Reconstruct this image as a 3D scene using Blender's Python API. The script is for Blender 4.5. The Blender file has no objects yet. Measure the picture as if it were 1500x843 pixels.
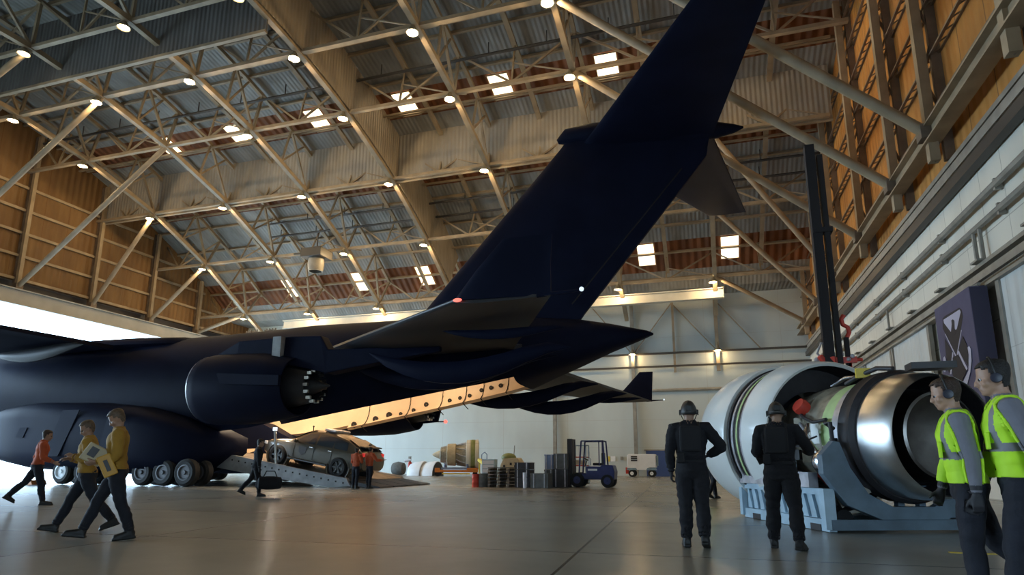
import bpy, bmesh, math, random
import numpy as np
from mathutils import Vector as V, Matrix, noise as mnoise
random.seed(7)
C = bpy.context.scene.collection
PI = math.pi

# ------------------------------------------------------------------ camera
F, CX, CY, YAW, TILT, ROLL, EYE = 913.0, 750.0, 494.0, -.3053, .2001, .0036, 1.05
cy_, sy_, ct_, st_, cr_, sr_ = math.cos(YAW), math.sin(YAW), math.cos(TILT), math.sin(TILT), math.cos(ROLL), math.sin(ROLL)
MA = Matrix(((cy_, -sy_, 0), (0, 0, -1), (sy_, cy_, 0)))
MBt = Matrix(((1, 0, 0), (0, ct_, st_), (0, -st_, ct_)))
MC = Matrix(((cr_, -sr_, 0), (sr_, cr_, 0), (0, 0, 1)))
RCAM = MC @ MBt @ MA
cam_d = bpy.data.cameras.new('camera'); cam = bpy.data.objects.new('camera', cam_d); C.objects.link(cam)
cam_d.sensor_width = 36; cam_d.lens = F / 1500 * 36; cam_d.shift_y = (CY - 421.5) / 1500; cam_d.clip_end = 2000; cam_d.clip_start = .05
rr, dd, ff = RCAM[0], RCAM[1], RCAM[2]
mw = Matrix(((rr[0], -dd[0], -ff[0], 0), (rr[1], -dd[1], -ff[1], 0), (rr[2], -dd[2], -ff[2], EYE), (0, 0, 0, 1)))
cam.matrix_world = mw
bpy.context.scene.camera = cam

# ------------------------------------------------------------------ materials
def mat(name, col, rough=.6, metal=0., noise=.0, nscale=3., bump=0., bscale=20., spec=.5, emit=None, estr=0., col2=None, coat=0., alpha=1., trans=0.):
    m = bpy.data.materials.new(name); m.use_nodes = True
    nt = m.node_tree; b = nt.nodes['Principled BSDF']
    b.inputs['Base Color'].default_value = (*col, 1); b.inputs['Roughness'].default_value = rough; b.inputs['Metallic'].default_value = metal
    b.inputs['Specular IOR Level'].default_value = spec; b.inputs['Coat Weight'].default_value = coat
    b.inputs['Transmission Weight'].default_value = trans
    if emit: b.inputs['Emission Color'].default_value = (*emit, 1); b.inputs['Emission Strength'].default_value = estr
    if noise or bump:
        tc = nt.nodes.new('ShaderNodeTexCoord')
    if noise:
        n = nt.nodes.new('ShaderNodeTexNoise'); n.inputs['Scale'].default_value = nscale; n.inputs['Detail'].default_value = 6
        r = nt.nodes.new('ShaderNodeMix'); r.data_type = 'RGBA'
        c2 = col2 or tuple(c * (1 - noise) for c in col)
        r.inputs[6].default_value = (*col, 1); r.inputs[7].default_value = (*c2, 1)
        mr = nt.nodes.new('ShaderNodeMapRange'); mr.inputs[1].default_value = .35; mr.inputs[2].default_value = .65
        nt.links.new(tc.outputs['Object'], n.inputs['Vector']); nt.links.new(n.outputs['Fac'], mr.inputs[0]); nt.links.new(mr.outputs[0], r.inputs[0])
        nt.links.new(r.outputs[2], b.inputs['Base Color'])
    if bump:
        n2 = nt.nodes.new('ShaderNodeTexNoise'); n2.inputs['Scale'].default_value = bscale; n2.inputs['Detail'].default_value = 4
        bp = nt.nodes.new('ShaderNodeBump'); bp.inputs['Strength'].default_value = bump; bp.inputs['Distance'].default_value = .02
        nt.links.new(tc.outputs['Object'], n2.inputs['Vector']); nt.links.new(n2.outputs['Fac'], bp.inputs['Height']); nt.links.new(bp.outputs['Normal'], b.inputs['Normal'])
    return m

def ribbed(name, col, col2, axis, period, rough=.6, noise_scale=.35, bump=.6, joints=None, jcol=(.2, .2, .18)):
    """corrugated sheet: ribs across AXIS with the given period (m), blotchy between two colours; joints = list of (axis, spacing, width)"""
    m = bpy.data.materials.new(name); m.use_nodes = True; nt = m.node_tree; b = nt.nodes['Principled BSDF']; L = nt.links
    b.inputs['Roughness'].default_value = rough
    tc = nt.nodes.new('ShaderNodeTexCoord'); sp = nt.nodes.new('ShaderNodeSeparateXYZ'); L.new(tc.outputs['Object'], sp.inputs[0])
    n = nt.nodes.new('ShaderNodeTexNoise'); n.inputs['Scale'].default_value = noise_scale; n.inputs['Detail'].default_value = 8
    mp = nt.nodes.new('ShaderNodeMapping'); mp.inputs['Scale'].default_value = tuple(2.5 if i == axis else 1 for i in range(3))
    L.new(tc.outputs['Object'], mp.inputs[0]); L.new(mp.outputs[0], n.inputs['Vector'])
    mr = nt.nodes.new('ShaderNodeMapRange'); mr.inputs[1].default_value = .35; mr.inputs[2].default_value = .65; L.new(n.outputs['Fac'], mr.inputs[0])
    mx = nt.nodes.new('ShaderNodeMix'); mx.data_type = 'RGBA'; mx.inputs[6].default_value = (*col, 1); mx.inputs[7].default_value = (*col2, 1)
    L.new(mr.outputs[0], mx.inputs[0]); out = mx.outputs[2]
    for (ax, s, w) in joints or ():
        d = nt.nodes.new('ShaderNodeMath'); d.operation = 'DIVIDE'; d.inputs[1].default_value = s; L.new(sp.outputs[ax], d.inputs[0])
        fr = nt.nodes.new('ShaderNodeMath'); fr.operation = 'FRACT'; L.new(d.outputs[0], fr.inputs[0])
        lt = nt.nodes.new('ShaderNodeMath'); lt.operation = 'LESS_THAN'; lt.inputs[1].default_value = w / s; L.new(fr.outputs[0], lt.inputs[0])
        m2 = nt.nodes.new('ShaderNodeMix'); m2.data_type = 'RGBA'; m2.inputs[7].default_value = (*jcol, 1)
        L.new(lt.outputs[0], m2.inputs[0]); L.new(out, m2.inputs[6]); out = m2.outputs[2]
    L.new(out, b.inputs['Base Color'])
    if bump:
        mu = nt.nodes.new('ShaderNodeMath'); mu.operation = 'MULTIPLY'; mu.inputs[1].default_value = 2 * PI / period; L.new(sp.outputs[axis], mu.inputs[0])
        si = nt.nodes.new('ShaderNodeMath'); si.operation = 'SINE'; L.new(mu.outputs[0], si.inputs[0])
        bp = nt.nodes.new('ShaderNodeBump'); bp.inputs['Strength'].default_value = bump; bp.inputs['Distance'].default_value = period * .25
        L.new(si.outputs[0], bp.inputs['Height']); L.new(bp.outputs['Normal'], b.inputs['Normal'])
    return m

def floor_mat():
    m = bpy.data.materials.new('concrete_floor'); m.use_nodes = True; nt = m.node_tree; b = nt.nodes['Principled BSDF']; L = nt.links
    tc = nt.nodes.new('ShaderNodeTexCoord')
    n = nt.nodes.new('ShaderNodeTexNoise'); n.inputs['Scale'].default_value = .35; n.inputs['Detail'].default_value = 9; n.inputs['Roughness'].default_value = .65
    n3 = nt.nodes.new('ShaderNodeTexNoise'); n3.inputs['Scale'].default_value = .35; n3.inputs['Detail'].default_value = 2
    L.new(tc.outputs['Object'], n.inputs['Vector']); L.new(tc.outputs['Object'], n3.inputs['Vector'])
    cr = nt.nodes.new('ShaderNodeValToRGB'); L.new(n.outputs['Fac'], cr.inputs[0])
    e = cr.color_ramp.elements; e[0].position = .3; e[0].color = (.25, .245, .21, 1); e[1].position = .7; e[1].color = (.34, .33, .285, 1)
    br = nt.nodes.new('ShaderNodeTexBrick'); br.offset = 0; br.inputs['Scale'].default_value = 1; br.inputs['Mortar Size'].default_value = .02
    br.inputs['Brick Width'].default_value = 6.2; br.inputs['Row Height'].default_value = 4.2; br.inputs['Mortar Smooth'].default_value = .3
    br.inputs['Color1'].default_value = (1, 1, 1, 1); br.inputs['Color2'].default_value = (.85, .85, .85, 1); br.inputs['Mortar'].default_value = (.15, .14, .13, 1)
    mp = nt.nodes.new('ShaderNodeMapping'); mp.inputs['Location'].default_value = (1.2, .6, 0); mp.inputs['Rotation'].default_value = (0, 0, math.radians(-3))
    L.new(tc.outputs['Object'], mp.inputs[0]); L.new(mp.outputs[0], br.inputs['Vector'])
    mx = nt.nodes.new('ShaderNodeMix'); mx.data_type = 'RGBA'; mx.blend_type = 'MULTIPLY'; mx.inputs[0].default_value = 1
    L.new(cr.outputs[0], mx.inputs[6]); L.new(br.outputs['Color'], mx.inputs[7]); L.new(mx.outputs[2], b.inputs['Base Color'])
    mr = nt.nodes.new('ShaderNodeMapRange'); mr.inputs[1].default_value = .3; mr.inputs[2].default_value = .7; mr.inputs[3].default_value = .24; mr.inputs[4].default_value = .34
    b.inputs['Roughness'].default_value = .27
    bp = nt.nodes.new('ShaderNodeBump'); bp.inputs['Strength'].default_value = .01; bp.inputs['Distance'].default_value = .01
    b.inputs['Specular IOR Level'].default_value = .5
    return m

M = {}
M['steel'] = mat('beige_painted_steel', (.37, .285, .185), .55, noise=.3, nscale=1.2)
M['steel_dark'] = mat('brown_painted_steel', (.20, .15, .11), .55, noise=.3, nscale=2)
M['rail'] = mat('grey_rail_steel', (.30, .28, .24), .5, noise=.3, nscale=2)
M['header'] = mat('pale_grey_header_steel', (.42, .42, .40), .5, noise=.15, nscale=1)
M['white_beam'] = mat('white_painted_beam', (.62, .60, .52), .5, noise=.15, nscale=1)
M['black'] = mat('black_steel', (.025, .022, .024), .5)
M['pipe'] = mat('dark_pipe', (.05, .045, .04), .5)
M['deck'] = ribbed('roof_deck_sheet', (.29, .29, .28), (.21, .205, .19), 0, .3, .6, .5, .25)
M['brown_deck'] = ribbed('rust_brown_roof_sheet', (.22, .075, .022), (.13, .045, .016), 0, .6, .7, .6, .5)
M['curtain'] = ribbed('draft_curtain_sheet', (.38, .34, .28), (.29, .27, .235), 0, .28, .55, .5, .35)
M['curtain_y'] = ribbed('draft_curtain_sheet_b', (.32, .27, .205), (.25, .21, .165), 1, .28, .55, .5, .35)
M['curtain_shade'] = ribbed('shaded_draft_curtain_sheet', (.15, .145, .14), (.11, .105, .10), 0, .28, .55, .5, .35)  # same curtain sheet, with the dimness near the apex put into its colour
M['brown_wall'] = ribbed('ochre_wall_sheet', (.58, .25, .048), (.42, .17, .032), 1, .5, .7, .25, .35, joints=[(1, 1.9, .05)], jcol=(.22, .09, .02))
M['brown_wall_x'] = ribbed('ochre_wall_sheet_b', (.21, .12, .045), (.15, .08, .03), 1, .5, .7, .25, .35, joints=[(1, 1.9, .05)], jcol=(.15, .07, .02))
M['cream'] = ribbed('cream_wall_panel', (.74, .70, .60), (.66, .62, .53), 1, .6, .6, .3, 0, joints=[(1, 1.5, .03), (2, 2.6, .03)], jcol=(.42, .39, .32))
M['back'] = ribbed('pale_back_wall', (.52, .57, .55), (.47, .51, .495), 0, .6, .7, .2, 0, joints=[(2, 2.4, .02), (0, 6.1, .025)], jcol=(.42, .42, .38))
M['floor'] = floor_mat()
M['tarmac'] = mat('outside_concrete', (.55, .55, .53), .8, noise=.2, nscale=.4)
M['glass_sky'] = mat('skylight_pane', (.9, .8, .6), .4, emit=(1., .80, .52), estr=2.6)
M['lamp_glow'] = mat('lamp_lens', (1, .9, .7), .4, emit=(1., .80, .45), estr=25)
M['lamp_body'] = mat('lamp_housing', (.30, .27, .2), .4, metal=.6)

# ------------------------------------------------------------------ mesh builder
class MB:
    def __init__(s): s.bm = bmesh.new(); s.mi = 0
    def _f(s, vs):
        try: f = s.bm.faces.new(vs); f.material_index = s.mi; return f
        except ValueError: return None
    def box(s, c, size, rot=None):
        c = V(c); h = [x / 2 for x in size]; R = rot or Matrix.Identity(3)
        vs = [s.bm.verts.new(c + R @ V((sx * h[0], sy * h[1], sz * h[2]))) for sx in (-1, 1) for sy in (-1, 1) for sz in (-1, 1)]
        for q in ((0, 1, 3, 2), (4, 6, 7, 5), (0, 4, 5, 1), (2, 3, 7, 6), (0, 2, 6, 4), (1, 5, 7, 3)): s._f([vs[i] for i in q])
        return s
    def beam(s, a, b, w, h=None, up=(0, 0, 1)):
        a, b = V(a), V(b); d = b - a; L = d.length
        if L < 1e-6: return s
        z = d / L; u = V(up)
        if abs(z.dot(u)) > .98: u = V((1, 0, 0))
        x = u.cross(z).normalized(); y = z.cross(x)
        R = Matrix((x, y, z)).transposed()
        return s.box((a + b) / 2, (w, h or w, L), R)
    def ibeam(s, a, b, w, h, t=.03, up=(0, 0, 1)):
        a, b = V(a), V(b); z = (b - a).normalized(); u = V(up); x = u.cross(z).normalized(); y = z.cross(x)
        for o in (h / 2 - t / 2, -h / 2 + t / 2): s.beam(a + y * o, b + y * o, w, t, up)
        s.beam(a, b, t, h - t, up); return s
    def tube(s, a, b, r, r2=None, n=10, cap=True):
        return s.path([a, b], [r, r if r2 is None else r2], n, cap)
    def path(s, pts, rad, n=8, cap=True, closed=False):
        pts = [V(p) for p in pts]; k = len(pts)
        if not hasattr(rad, '__len__'): rad = [rad] * k
        rings = []; px = None
        for i, p in enumerate(pts):
            if closed: d = pts[(i + 1) % k] - pts[i - 1]
            else: d = pts[min(i + 1, k - 1)] - pts[max(i - 1, 0)]
            d.normalize()
            if px is None: px = d.orthogonal().normalized()
            else:
                px = px - d * px.dot(d)
                px = px.normalized() if px.length > 1e-6 else d.orthogonal().normalized()
            py = d.cross(px)
            rings.append([p + (px * math.cos(2 * PI * j / n) + py * math.sin(2 * PI * j / n)) * rad[i] for j in range(n)])
        if closed: rings.append(rings[0])
        s.loft(rings, cap and not closed); return s
    def loft(s, rings, cap=True, closed_ring=True, skip=None):
        vr = [[s.bm.verts.new(V(p)) for p in r] for r in rings]; n = len(vr[0])
        for i in range(len(vr) - 1):
            for j in range(n if closed_ring else n - 1):
                if skip and skip(i, j): continue
                s._f([vr[i][j], vr[i][(j + 1) % n], vr[i + 1][(j + 1) % n], vr[i + 1][j]])
        if cap: s._f(vr[0][::-1]); s._f(vr[-1])
        return s
    def lathe(s, prof, o, axis, n=32, a0=0., a1=2 * PI, ref=None, cap=False):
        """prof: list of (t along axis, r)"""
        o = V(o); ax = V(axis).normalized(); u = (V(ref) - ax * V(ref).dot(ax)).normalized() if ref else ax.orthogonal().normalized(); w = ax.cross(u)
        full = abs(a1 - a0 - 2 * PI) < 1e-6; k = n if full else n + 1
        rings = [[o + ax * t + (u * math.cos(a0 + (a1 - a0) * j / n) + w * math.sin(a0 + (a1 - a0) * j / n)) * max(r, 1e-4) for j in range(k)] for t, r in prof]
        return s.loft(rings, cap, closed_ring=full)
    def prism(s, poly, o, u, v, t):
        """poly: 2-D outline in the plane (o,u,v); thickness vector t"""
        o, u, v, t = V(o), V(u), V(v), V(t)
        a = [s.bm.verts.new(o + u * p[0] + v * p[1]) for p in poly]; b = [s.bm.verts.new(x.co + t) for x in a]; n = len(a)
        s._f(a); s._f(b[::-1])
        for i in range(n): s._f([a[i], b[i], b[(i + 1) % n], a[(i + 1) % n]])
        return s
    def ball(s, c, r, n=12, m=8, rot=None):
        c = V(c); r = (r, r, r) if not hasattr(r, '__len__') else r; R = rot or Matrix.Identity(3)
        rings = []
        for i in range(m + 1):
            t = PI * i / m; q = max(math.sin(t), 1e-3)
            rings.append([c + R @ V((r[0] * q * math.cos(2 * PI * j / n), r[1] * q * math.sin(2 * PI * j / n), r[2] * math.cos(t))) for j in range(n)])
        return s.loft(rings, True)
    def quad(s, a, b, c, d): s._f([s.bm.verts.new(V(x)) for x in (a, b, c, d)]); return s
    def build(s, name, mats, parent=None, smooth=False, bevel=0., origin=None, sharp=40, solid=0.):
        bmesh.ops.remove_doubles(s.bm, verts=s.bm.verts, dist=1e-5)
        bmesh.ops.recalc_face_normals(s.bm, faces=s.bm.faces)
        if origin is not None: bmesh.ops.translate(s.bm, verts=s.bm.verts, vec=-V(origin))
        me = bpy.data.meshes.new(name); s.bm.to_mesh(me); s.bm.free()
        for m in (mats if isinstance(mats, (list, tuple)) else [mats]): me.materials.append(M[m] if isinstance(m, str) else m)
        o = bpy.data.objects.new(name, me); C.objects.link(o)
        if parent: o.parent = parent
        if origin is not None: o.location = origin
        if smooth:
            me.polygons.foreach_set('use_smooth', [True] * len(me.polygons))
            try: me.set_sharp_from_angle(angle=math.radians(sharp))
            except Exception: pass
        if solid: mo = o.modifiers.new('solid', 'SOLIDIFY'); mo.thickness = solid; mo.offset = 0
        if bevel: mo = o.modifiers.new('bevel', 'BEVEL'); mo.width = bevel; mo.segments = 2; mo.limit_method = 'ANGLE'
        return o

def tag(o, label=None, cat=None, group=None, kind=None):
    if label: o['label'] = label
    if cat: o['category'] = cat
    if group: o['group'] = group
    if kind: o['kind'] = kind
    return o
def thing(name, label, cat, loc=(0, 0, 0), rz=0., group=None, rot=None):
    o = bpy.data.objects.new(name, None); C.objects.link(o); o.location = loc; o.rotation_euler = rot or (0, 0, rz); o.empty_display_size = .2
    return tag(o, label, cat, group)
def dup(root, loc=None, rz=None, label=None, parent=None):
    r = root.copy(); C.objects.link(r)
    if parent: r.parent = parent
    if loc is not None: r.location = loc
    if rz is not None: r.rotation_euler = (0, 0, rz)
    if label: r['label'] = label
    for ch in list(root.children):
        c = ch.copy(); C.objects.link(c); c.parent = r
        for g in list(ch.children):
            d = g.copy(); C.objects.link(d); d.parent = c
    return r
def struct(o, label=None): o['kind'] = 'structure'; return tag(o, label)
def ordw(i): return ('first', 'second', 'third', 'fourth', 'fifth', 'sixth', 'seventh', 'eighth', 'ninth')[i]
# ------------------------------------------------------------------ hangar shell
XL, XR, YB, YF = -48.0, 8.2, 55.5, -12.0
AY, AZ, RL, RU, RD = 20.0, -26.4, 50.0, 53.0, 53.35       # arch centre; lower chord, upper chord and roof radii
def arc(y_or_phi, R, phi=False):
    p = y_or_phi if phi else math.asin((y_or_phi - AY) / R)
    return (AY + R * math.sin(p), AZ + R * math.cos(p))
TX = [1.0 - 7.15 * i for i in range(7)]
NODES = [.594, .465, .338, .2138, .114, .026, -.09, -.21, -.33]

# floor
m = MB(); m.box((-20, 20, -.15), (66, 75, .3)); o = m.build('floor', 'floor'); struct(o, 'worn grey concrete hangar floor with slab joints')
m = MB(); m.box((-140, 30, -.17), (174.0, 220, .3)); o = m.build('floor_outside', 'tarmac'); struct(o, 'bright concrete apron outside the open gate')
# roof: arched deck with two rust-brown bands
m = MB()
phis = [-.64, -.5, -.4, -.3, -.2, -.1, 0, .1, .2]
ybands = [33.3, 35.5, 40.2, 41.6, 48.8, 51.3]
phib = [math.asin((y - AY) / RD) for y in ybands]
ps = sorted(phis + phib + [.35, .45, .5, .62, math.asin((52.9 - AY) / RD)])
def bandmat(p): y = AY + RD * math.sin(p); return 1 if (33.3 < y < 35.5 or 40.2 < y < 41.6 or 48.8 < y < 51.3) else 0
for i in range(len(ps) - 1):
    m.mi = bandmat((ps[i] + ps[i + 1]) / 2)
    k = 4
    for j in range(k):
        a = ps[i] + (ps[i + 1] - ps[i]) * j / k; b = ps[i] + (ps[i + 1] - ps[i]) * (j + 1) / k
        (y0, z0), (y1, z1), (y2, z2), (y3, z3) = arc(a, RD, 1), arc(b, RD, 1), arc(b, RD + .3, 1), arc(a, RD + .3, 1)
        m.loft([[(XL - .5, y0, z0), (XL - .5, y1, z1), (XL - .5, y2, z2), (XL - .5, y3, z3)], [(XR + .5, y0, z0), (XR + .5, y1, z1), (XR + .5, y2, z2), (XR + .5, y3, z3)]])
ye, ze = arc(ps[-1], RD, 1); m.mi = 0
m.box(((XL + XR) / 2, (ye + YB + .6) / 2, ze + .15), (XR - XL + 1, YB + .6 - ye, .3))
o = m.build('ceiling', ['deck', 'brown_deck']); struct(o, 'arched sheet metal hangar roof with rust brown bands')
# rafters and purlins under the deck, one lattice of light sections
m = MB()
p = -.42
while p < .66:
    y, z = arc(p, RD - .14, 1); m.beam((XL, y, z), (XR, y, z), .14, .22, up=(0, math.sin(p), math.cos(p))); p += .0505
for x in [a - 3.6 for a in TX] + [TX[0] + 3.6]:
    pp = -.42
    while pp < .62:
        a, b = arc(pp, RD - .4, 1), arc(pp + .055, RD - .4, 1); m.beam((x, *a), (x, *b), .16, .3, up=(1, 0, 0)); pp += .055
o = m.build('ceiling_purlins', 'steel'); struct(o, 'purlins and rafters carrying the roof sheets')

# skylights (windows in the brown bands)
sky = [(x, 34.35, 1.35, 2.0) for x in (-38.6, -32.2, -25.3, -18.4, -11.6, -4.76, 2.0)] + [(x, 49.75, 1.35, 2.2) for x in (-38.3, -30.7, -24.0, -17.1, -10.6, -4.17, 2.3)]
for i, (x, y, w, l) in enumerate(sky):
    m = MB(); ph = math.asin((y - AY) / RD); yy, zz = arc(ph, RD - .06, 1)
    R = Matrix.Rotation(-ph, 3, 'X')
    m.box((x, yy, zz), (w, l, .06), R); m.mi = 1; w_ = w
    for dx in (-w / 2, w / 2): m.box(V((x, yy, zz)) + R @ V((dx, 0, -.03)), (.05, l + .1, .08), R)
    for dy in (-l / 2, 0, l / 2): m.box(V((x, yy, zz)) + R @ V((0, dy, -.03)), (w + .1, .05, .08), R)
    o = m.build('window_%d' % (i + 1), ['glass_sky', 'steel']); struct(o, 'bright roof skylight pane in the brown band')

# walls
def gable(y): # roof underside at y
    return arc(max(min(y, ye), -11), RD)[1]
m = MB(); ys = [YF + (YB - YF) * i / 40 for i in range(41)]
# right wall: cream below, ochre sheet above
m.box((XR + .15, (YF + YB) / 2, 5.1), (.3, YB - YF, 10.2)); m.mi = 1
poly = [(y, 10.2) for y in (YF, YB)] + [(y, gable(y) + .2) for y in ys[::-1]]
m.prism(poly, (XR, 0, 0), (0, 1, 0), (0, 0, 1), (.3, 0, 0))
o = m.build('wall_right', ['cream', 'brown_wall']); struct(o, 'cream panelled wall with ochre sheeting above')
# left wall: ochre sheet over the open gate
GY0, GY1, GZ = -6.0, 52.0, 12.2
m = MB()
poly = [(y, 14.1) for y in (YF, YB)] + [(y, gable(y) + .2) for y in ys[::-1]]
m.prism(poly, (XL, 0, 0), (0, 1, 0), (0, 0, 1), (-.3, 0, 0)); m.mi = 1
m.box((XL - .5, (YF + YB) / 2, 13.7), (.3, YB - YF, .9)); m.mi = 2
m.box((XL - .15, (GY1 + YB) / 2, 6.6), (.3, YB - GY1, 13.2)); m.box((XL - .15, (GY0 + YF) / 2, 6.6), (.3, GY0 - YF, 13.2))
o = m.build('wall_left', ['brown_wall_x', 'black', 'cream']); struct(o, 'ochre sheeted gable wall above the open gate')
m = MB(); m.box((XL + .2, (YF + YB) / 2, 12.75), (.9, YB - YF, 1.05)); m.box((XL + .2, (YF + YB) / 2, 13.3), (1.3, YB - YF, .08)); m.box((XL + .2, (YF + YB) / 2, 12.2), (1.3, YB - YF, .08))
o = m.build('trim_1', 'header'); struct(o, 'pale steel header beam over the open gate')
# back wall
m = MB(); m.box(((XL + XR) / 2, YB + .15, 8.2), (XR - XL + 1, .3, 16.4)); o = m.build('wall_back', 'back'); struct(o, 'pale back wall of the hangar')
# front wall behind the viewer
m = MB(); zf = gable(-11) + .3; m.box(((XL + 3.4) / 2, YF - .15, zf / 2), (3.4 - XL, .3, zf)); m.box((6.0, YF - .15, (zf + 4.4) / 2), (5.2, .3, zf - 4.4))
o = m.build('wall_front', 'cream'); struct(o)
# horizontal ledges and rails along the two long walls
m = MB(); m.ibeam((XR - .6, YF, 11.85), (XR - .6, YB, 11.85), .5, .62, .06); o = m.build('wall_girder', 'steel'); tag(o, 'long flanged steel girder along the foot of the ochre wall', 'girder')
m = MB(); m.box((XR - .12, (YF + YB) / 2, 10.72), (.3, YB - YF, .16)); m.box((XR - .2, (YF + YB) / 2, 10.45), (.1, YB - YF, .3)); o = m.build('trim_2', 'rail'); struct(o, 'pale ledge where ochre sheet meets cream panel')
m = MB(); m.box((XR - .2, (YF + YB) / 2, 9.95), (.28, YB - YF, .34)); o = m.build('cable_tray', 'pipe'); tag(o, 'long black cable tray high on the cream wall', 'cable tray')
for nm, z, r, lab, y0 in (('conduit_pipe', 8.78, .11, 'grey conduit pipe running just under the black cable tray', YF), ('conduit_pipe', 8.05, .10, 'grey conduit pipe with drop legs above the door track', YF)):
    m = MB(); m.tube((XR - .18, y0, z), (XR - .18, YB, z), r, n=8)
    for k in range(14): m.box((XR - .12, -8 + 4.6 * k, z), (.2, .1, .34))
    if z < 8.5:
        for yy in (21.0, 21.45): m.tube((XR - .18, yy, z), (XR - .18, yy, 6.9), .06, n=6)
        m.tube((XR - .18, 31.5, z), (XR - .18, 31.5, 6.7), .05, n=6)
    tag(m.build(nm, 'rail'), lab, 'pipe')
# sliding-door track and the doors that hang from it
m = MB()
m.box((XR - .25, 24, 6.75), (.4, 62, .12)); m.box((XR - .38, 24, 6.45), (.12, 62, .22)); m.box((XR - .2, 24, 6.2), (.3, 62, .1))
for k in range(20): m.box((XR - .35, -5 + 3.2 * k, 6.85), (.5, .5, .06))
tag(m.build('door_track', 'rail'), 'layered steel track that carries the sliding panels on the cream wall', 'door track')
M['door'] = ribbed('white_sliding_door', (.66, .68, .66), (.60, .62, .60), 1, .5, .55, .3, .2, joints=[(1, 1.1, .02), (2, 2.1, .02)], jcol=(.46, .47, .45))
for i, (a, b) in enumerate(((26.3, 31.2), (31.5, 36.4), (36.7, 41.6), (9.5, 20.2), (-1.5, 9.2))):
    m = MB(); m.box((XR - .16, (a + b) / 2, 3.1), (.1, b - a, 6.1)); m.mi = 1
    for y in (a, b): m.box((XR - .2, y, 3.1), (.14, .22, 6.1))
    m.mi = 0
    o = m.build('door_%d' % (i + 1), ['door', 'rail']); struct(o, 'white sliding door panel hung from the wall track')

# wall columns and girts
def zig(m, f, n, w):
    for i in range(n): m.beam(f(i / n, i % 2), f((i + 1) / n, (i + 1) % 2), w)
for i, y in enumerate((11.0, 16.6, 22.4, 26.7, 32.6, 39.3, 45.6, 51.8)):
    zt = gable(y) - .4; t = thing('wall_column', 'lattice steel column %s along the ochre wall' % ('', 'second', 'third', 'fourth', 'fifth', 'sixth', 'seventh', 'last')[i] if i else 'lattice steel column at the near end of the ochre wall', 'column', (XR - .6, y, 10.9), group=None)
    t['group'] = 'columns on the ochre wall'
    m = MB()
    m.beam((0, 0, 0), (0, 0, zt - 10.9), .3, .3); m.build('front_chord', 'steel', t)
    m = MB(); m.beam((.45, 0, 0), (.45, 0, zt - 10.9), .2, .3); zig(m, lambda s, k: (.45 * k, 0, s * (zt - 10.9)), 10, .08); m.build('web', 'steel_dark', t)
for k in range(7):
    z = 12.95 + 1.85 * k; yy = [y for y in ys if gable(y) > z + .3]
    m = MB(); y0, y1 = max(min(yy), -8), max(yy)
    m.beam((XR - .05, y0, z), (XR - .05, y1, z), .08, .06); m.beam((XR - .3, y0, z - .02), (XR - .3, y1, z - .02), .1, .07)
    n = int((y1 - y0) / .6)
    for i in range(n): m.beam((XR - .06, y0 + i * .6, z), (XR - .3, y0 + i * .6 + .3, z - .02), .03, .05)
    tag(m.build('wall_girt', 'steel_dark'), '%s lattice girt up from the girder on the ochre wall' % ordw(k), 'girt', 'girts on the ochre wall')
for i, y in enumerate((13.5, 19.3, 25.2, 30.9, 36.7, 42.3, 47.8)):
    zt = gable(y) - .4; t = thing('wall_column', '%s from the back of the slim columns above the open gate' % ordw(6 - i), 'column', (XL + .5, y, 13.3), group='columns above the open gate')
    m = MB(); m.beam((0, 0, 0), (0, 0, zt - 13.3), .26, .26); m.build('front_chord', 'steel', t)
    m = MB(); m.beam((-.4, 0, 0), (-.4, 0, zt - 13.3), .16, .2); zig(m, lambda s, k: (-.4 * k, 0, s * (zt - 13.3)), 8, .07); m.build('web', 'steel_dark', t)
for k in range(5):
    z = 14.2 + 1.75 * k; yy = [y for y in ys if gable(y) > z + .3]
    m = MB(); m.beam((XL + .12, max(min(yy), -6), z), (XL + .12, max(yy), z), .14, .2)
    tag(m.build('wall_girt', 'steel'), '%s girt up from the header above the open gate' % ordw(k), 'girt', 'girts above the open gate')

# roof trusses
tnames = ['closest to the ochre wall with the pipes', 'second from the ochre wall with the pipes', 'third from the ochre wall with the pipes', 'carrying the draft curtain face', 'third from the gate wall', 'second from the gate wall', 'closest to the gate wall']
for i, x in enumerate(TX):
    t = thing('roof_truss', 'arched steel roof truss ' + tnames[i], 'truss', (x, AY, 0), group='arched roof trusses')
    def P(p, R): y, z = arc(p, R, 1); return (0, y - AY, z)
    m = MB(); N = NODES
    for a, b in zip(N[:-1], N[1:]): m.beam(P(a, RL), P(b, RL), .3, .3)
    m.beam(P(.594, RL), (0, 51.6 - AY, 12.9), .3, .3)
    m.build('lower_chord', 'steel', t)
    m = MB(); pp = -.36
    while pp < .6: m.beam(P(pp, RU), P(pp + .06, RU), .22, .25); pp += .06
    m.build('upper_chord', 'steel', t)
    m = MB()
    for a, b in zip(N[:-1], N[1:]):
        mid = (a + b) / 2; q = mid + (b - mid) * .1
        m.beam(P(a, RL), P(a, RU), .16); m.beam(P(a, RL), P(mid, RU), .15); m.beam(P(mid, RL), P(mid, RU), .12)
        m.beam(P(b, RL), P((mid + b) / 2, (RL + RU) / 2), .1); m.beam(P(mid, RL + .05), P((mid + a) / 2, RU), .11)
    m.build('web', 'steel', t)
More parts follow.
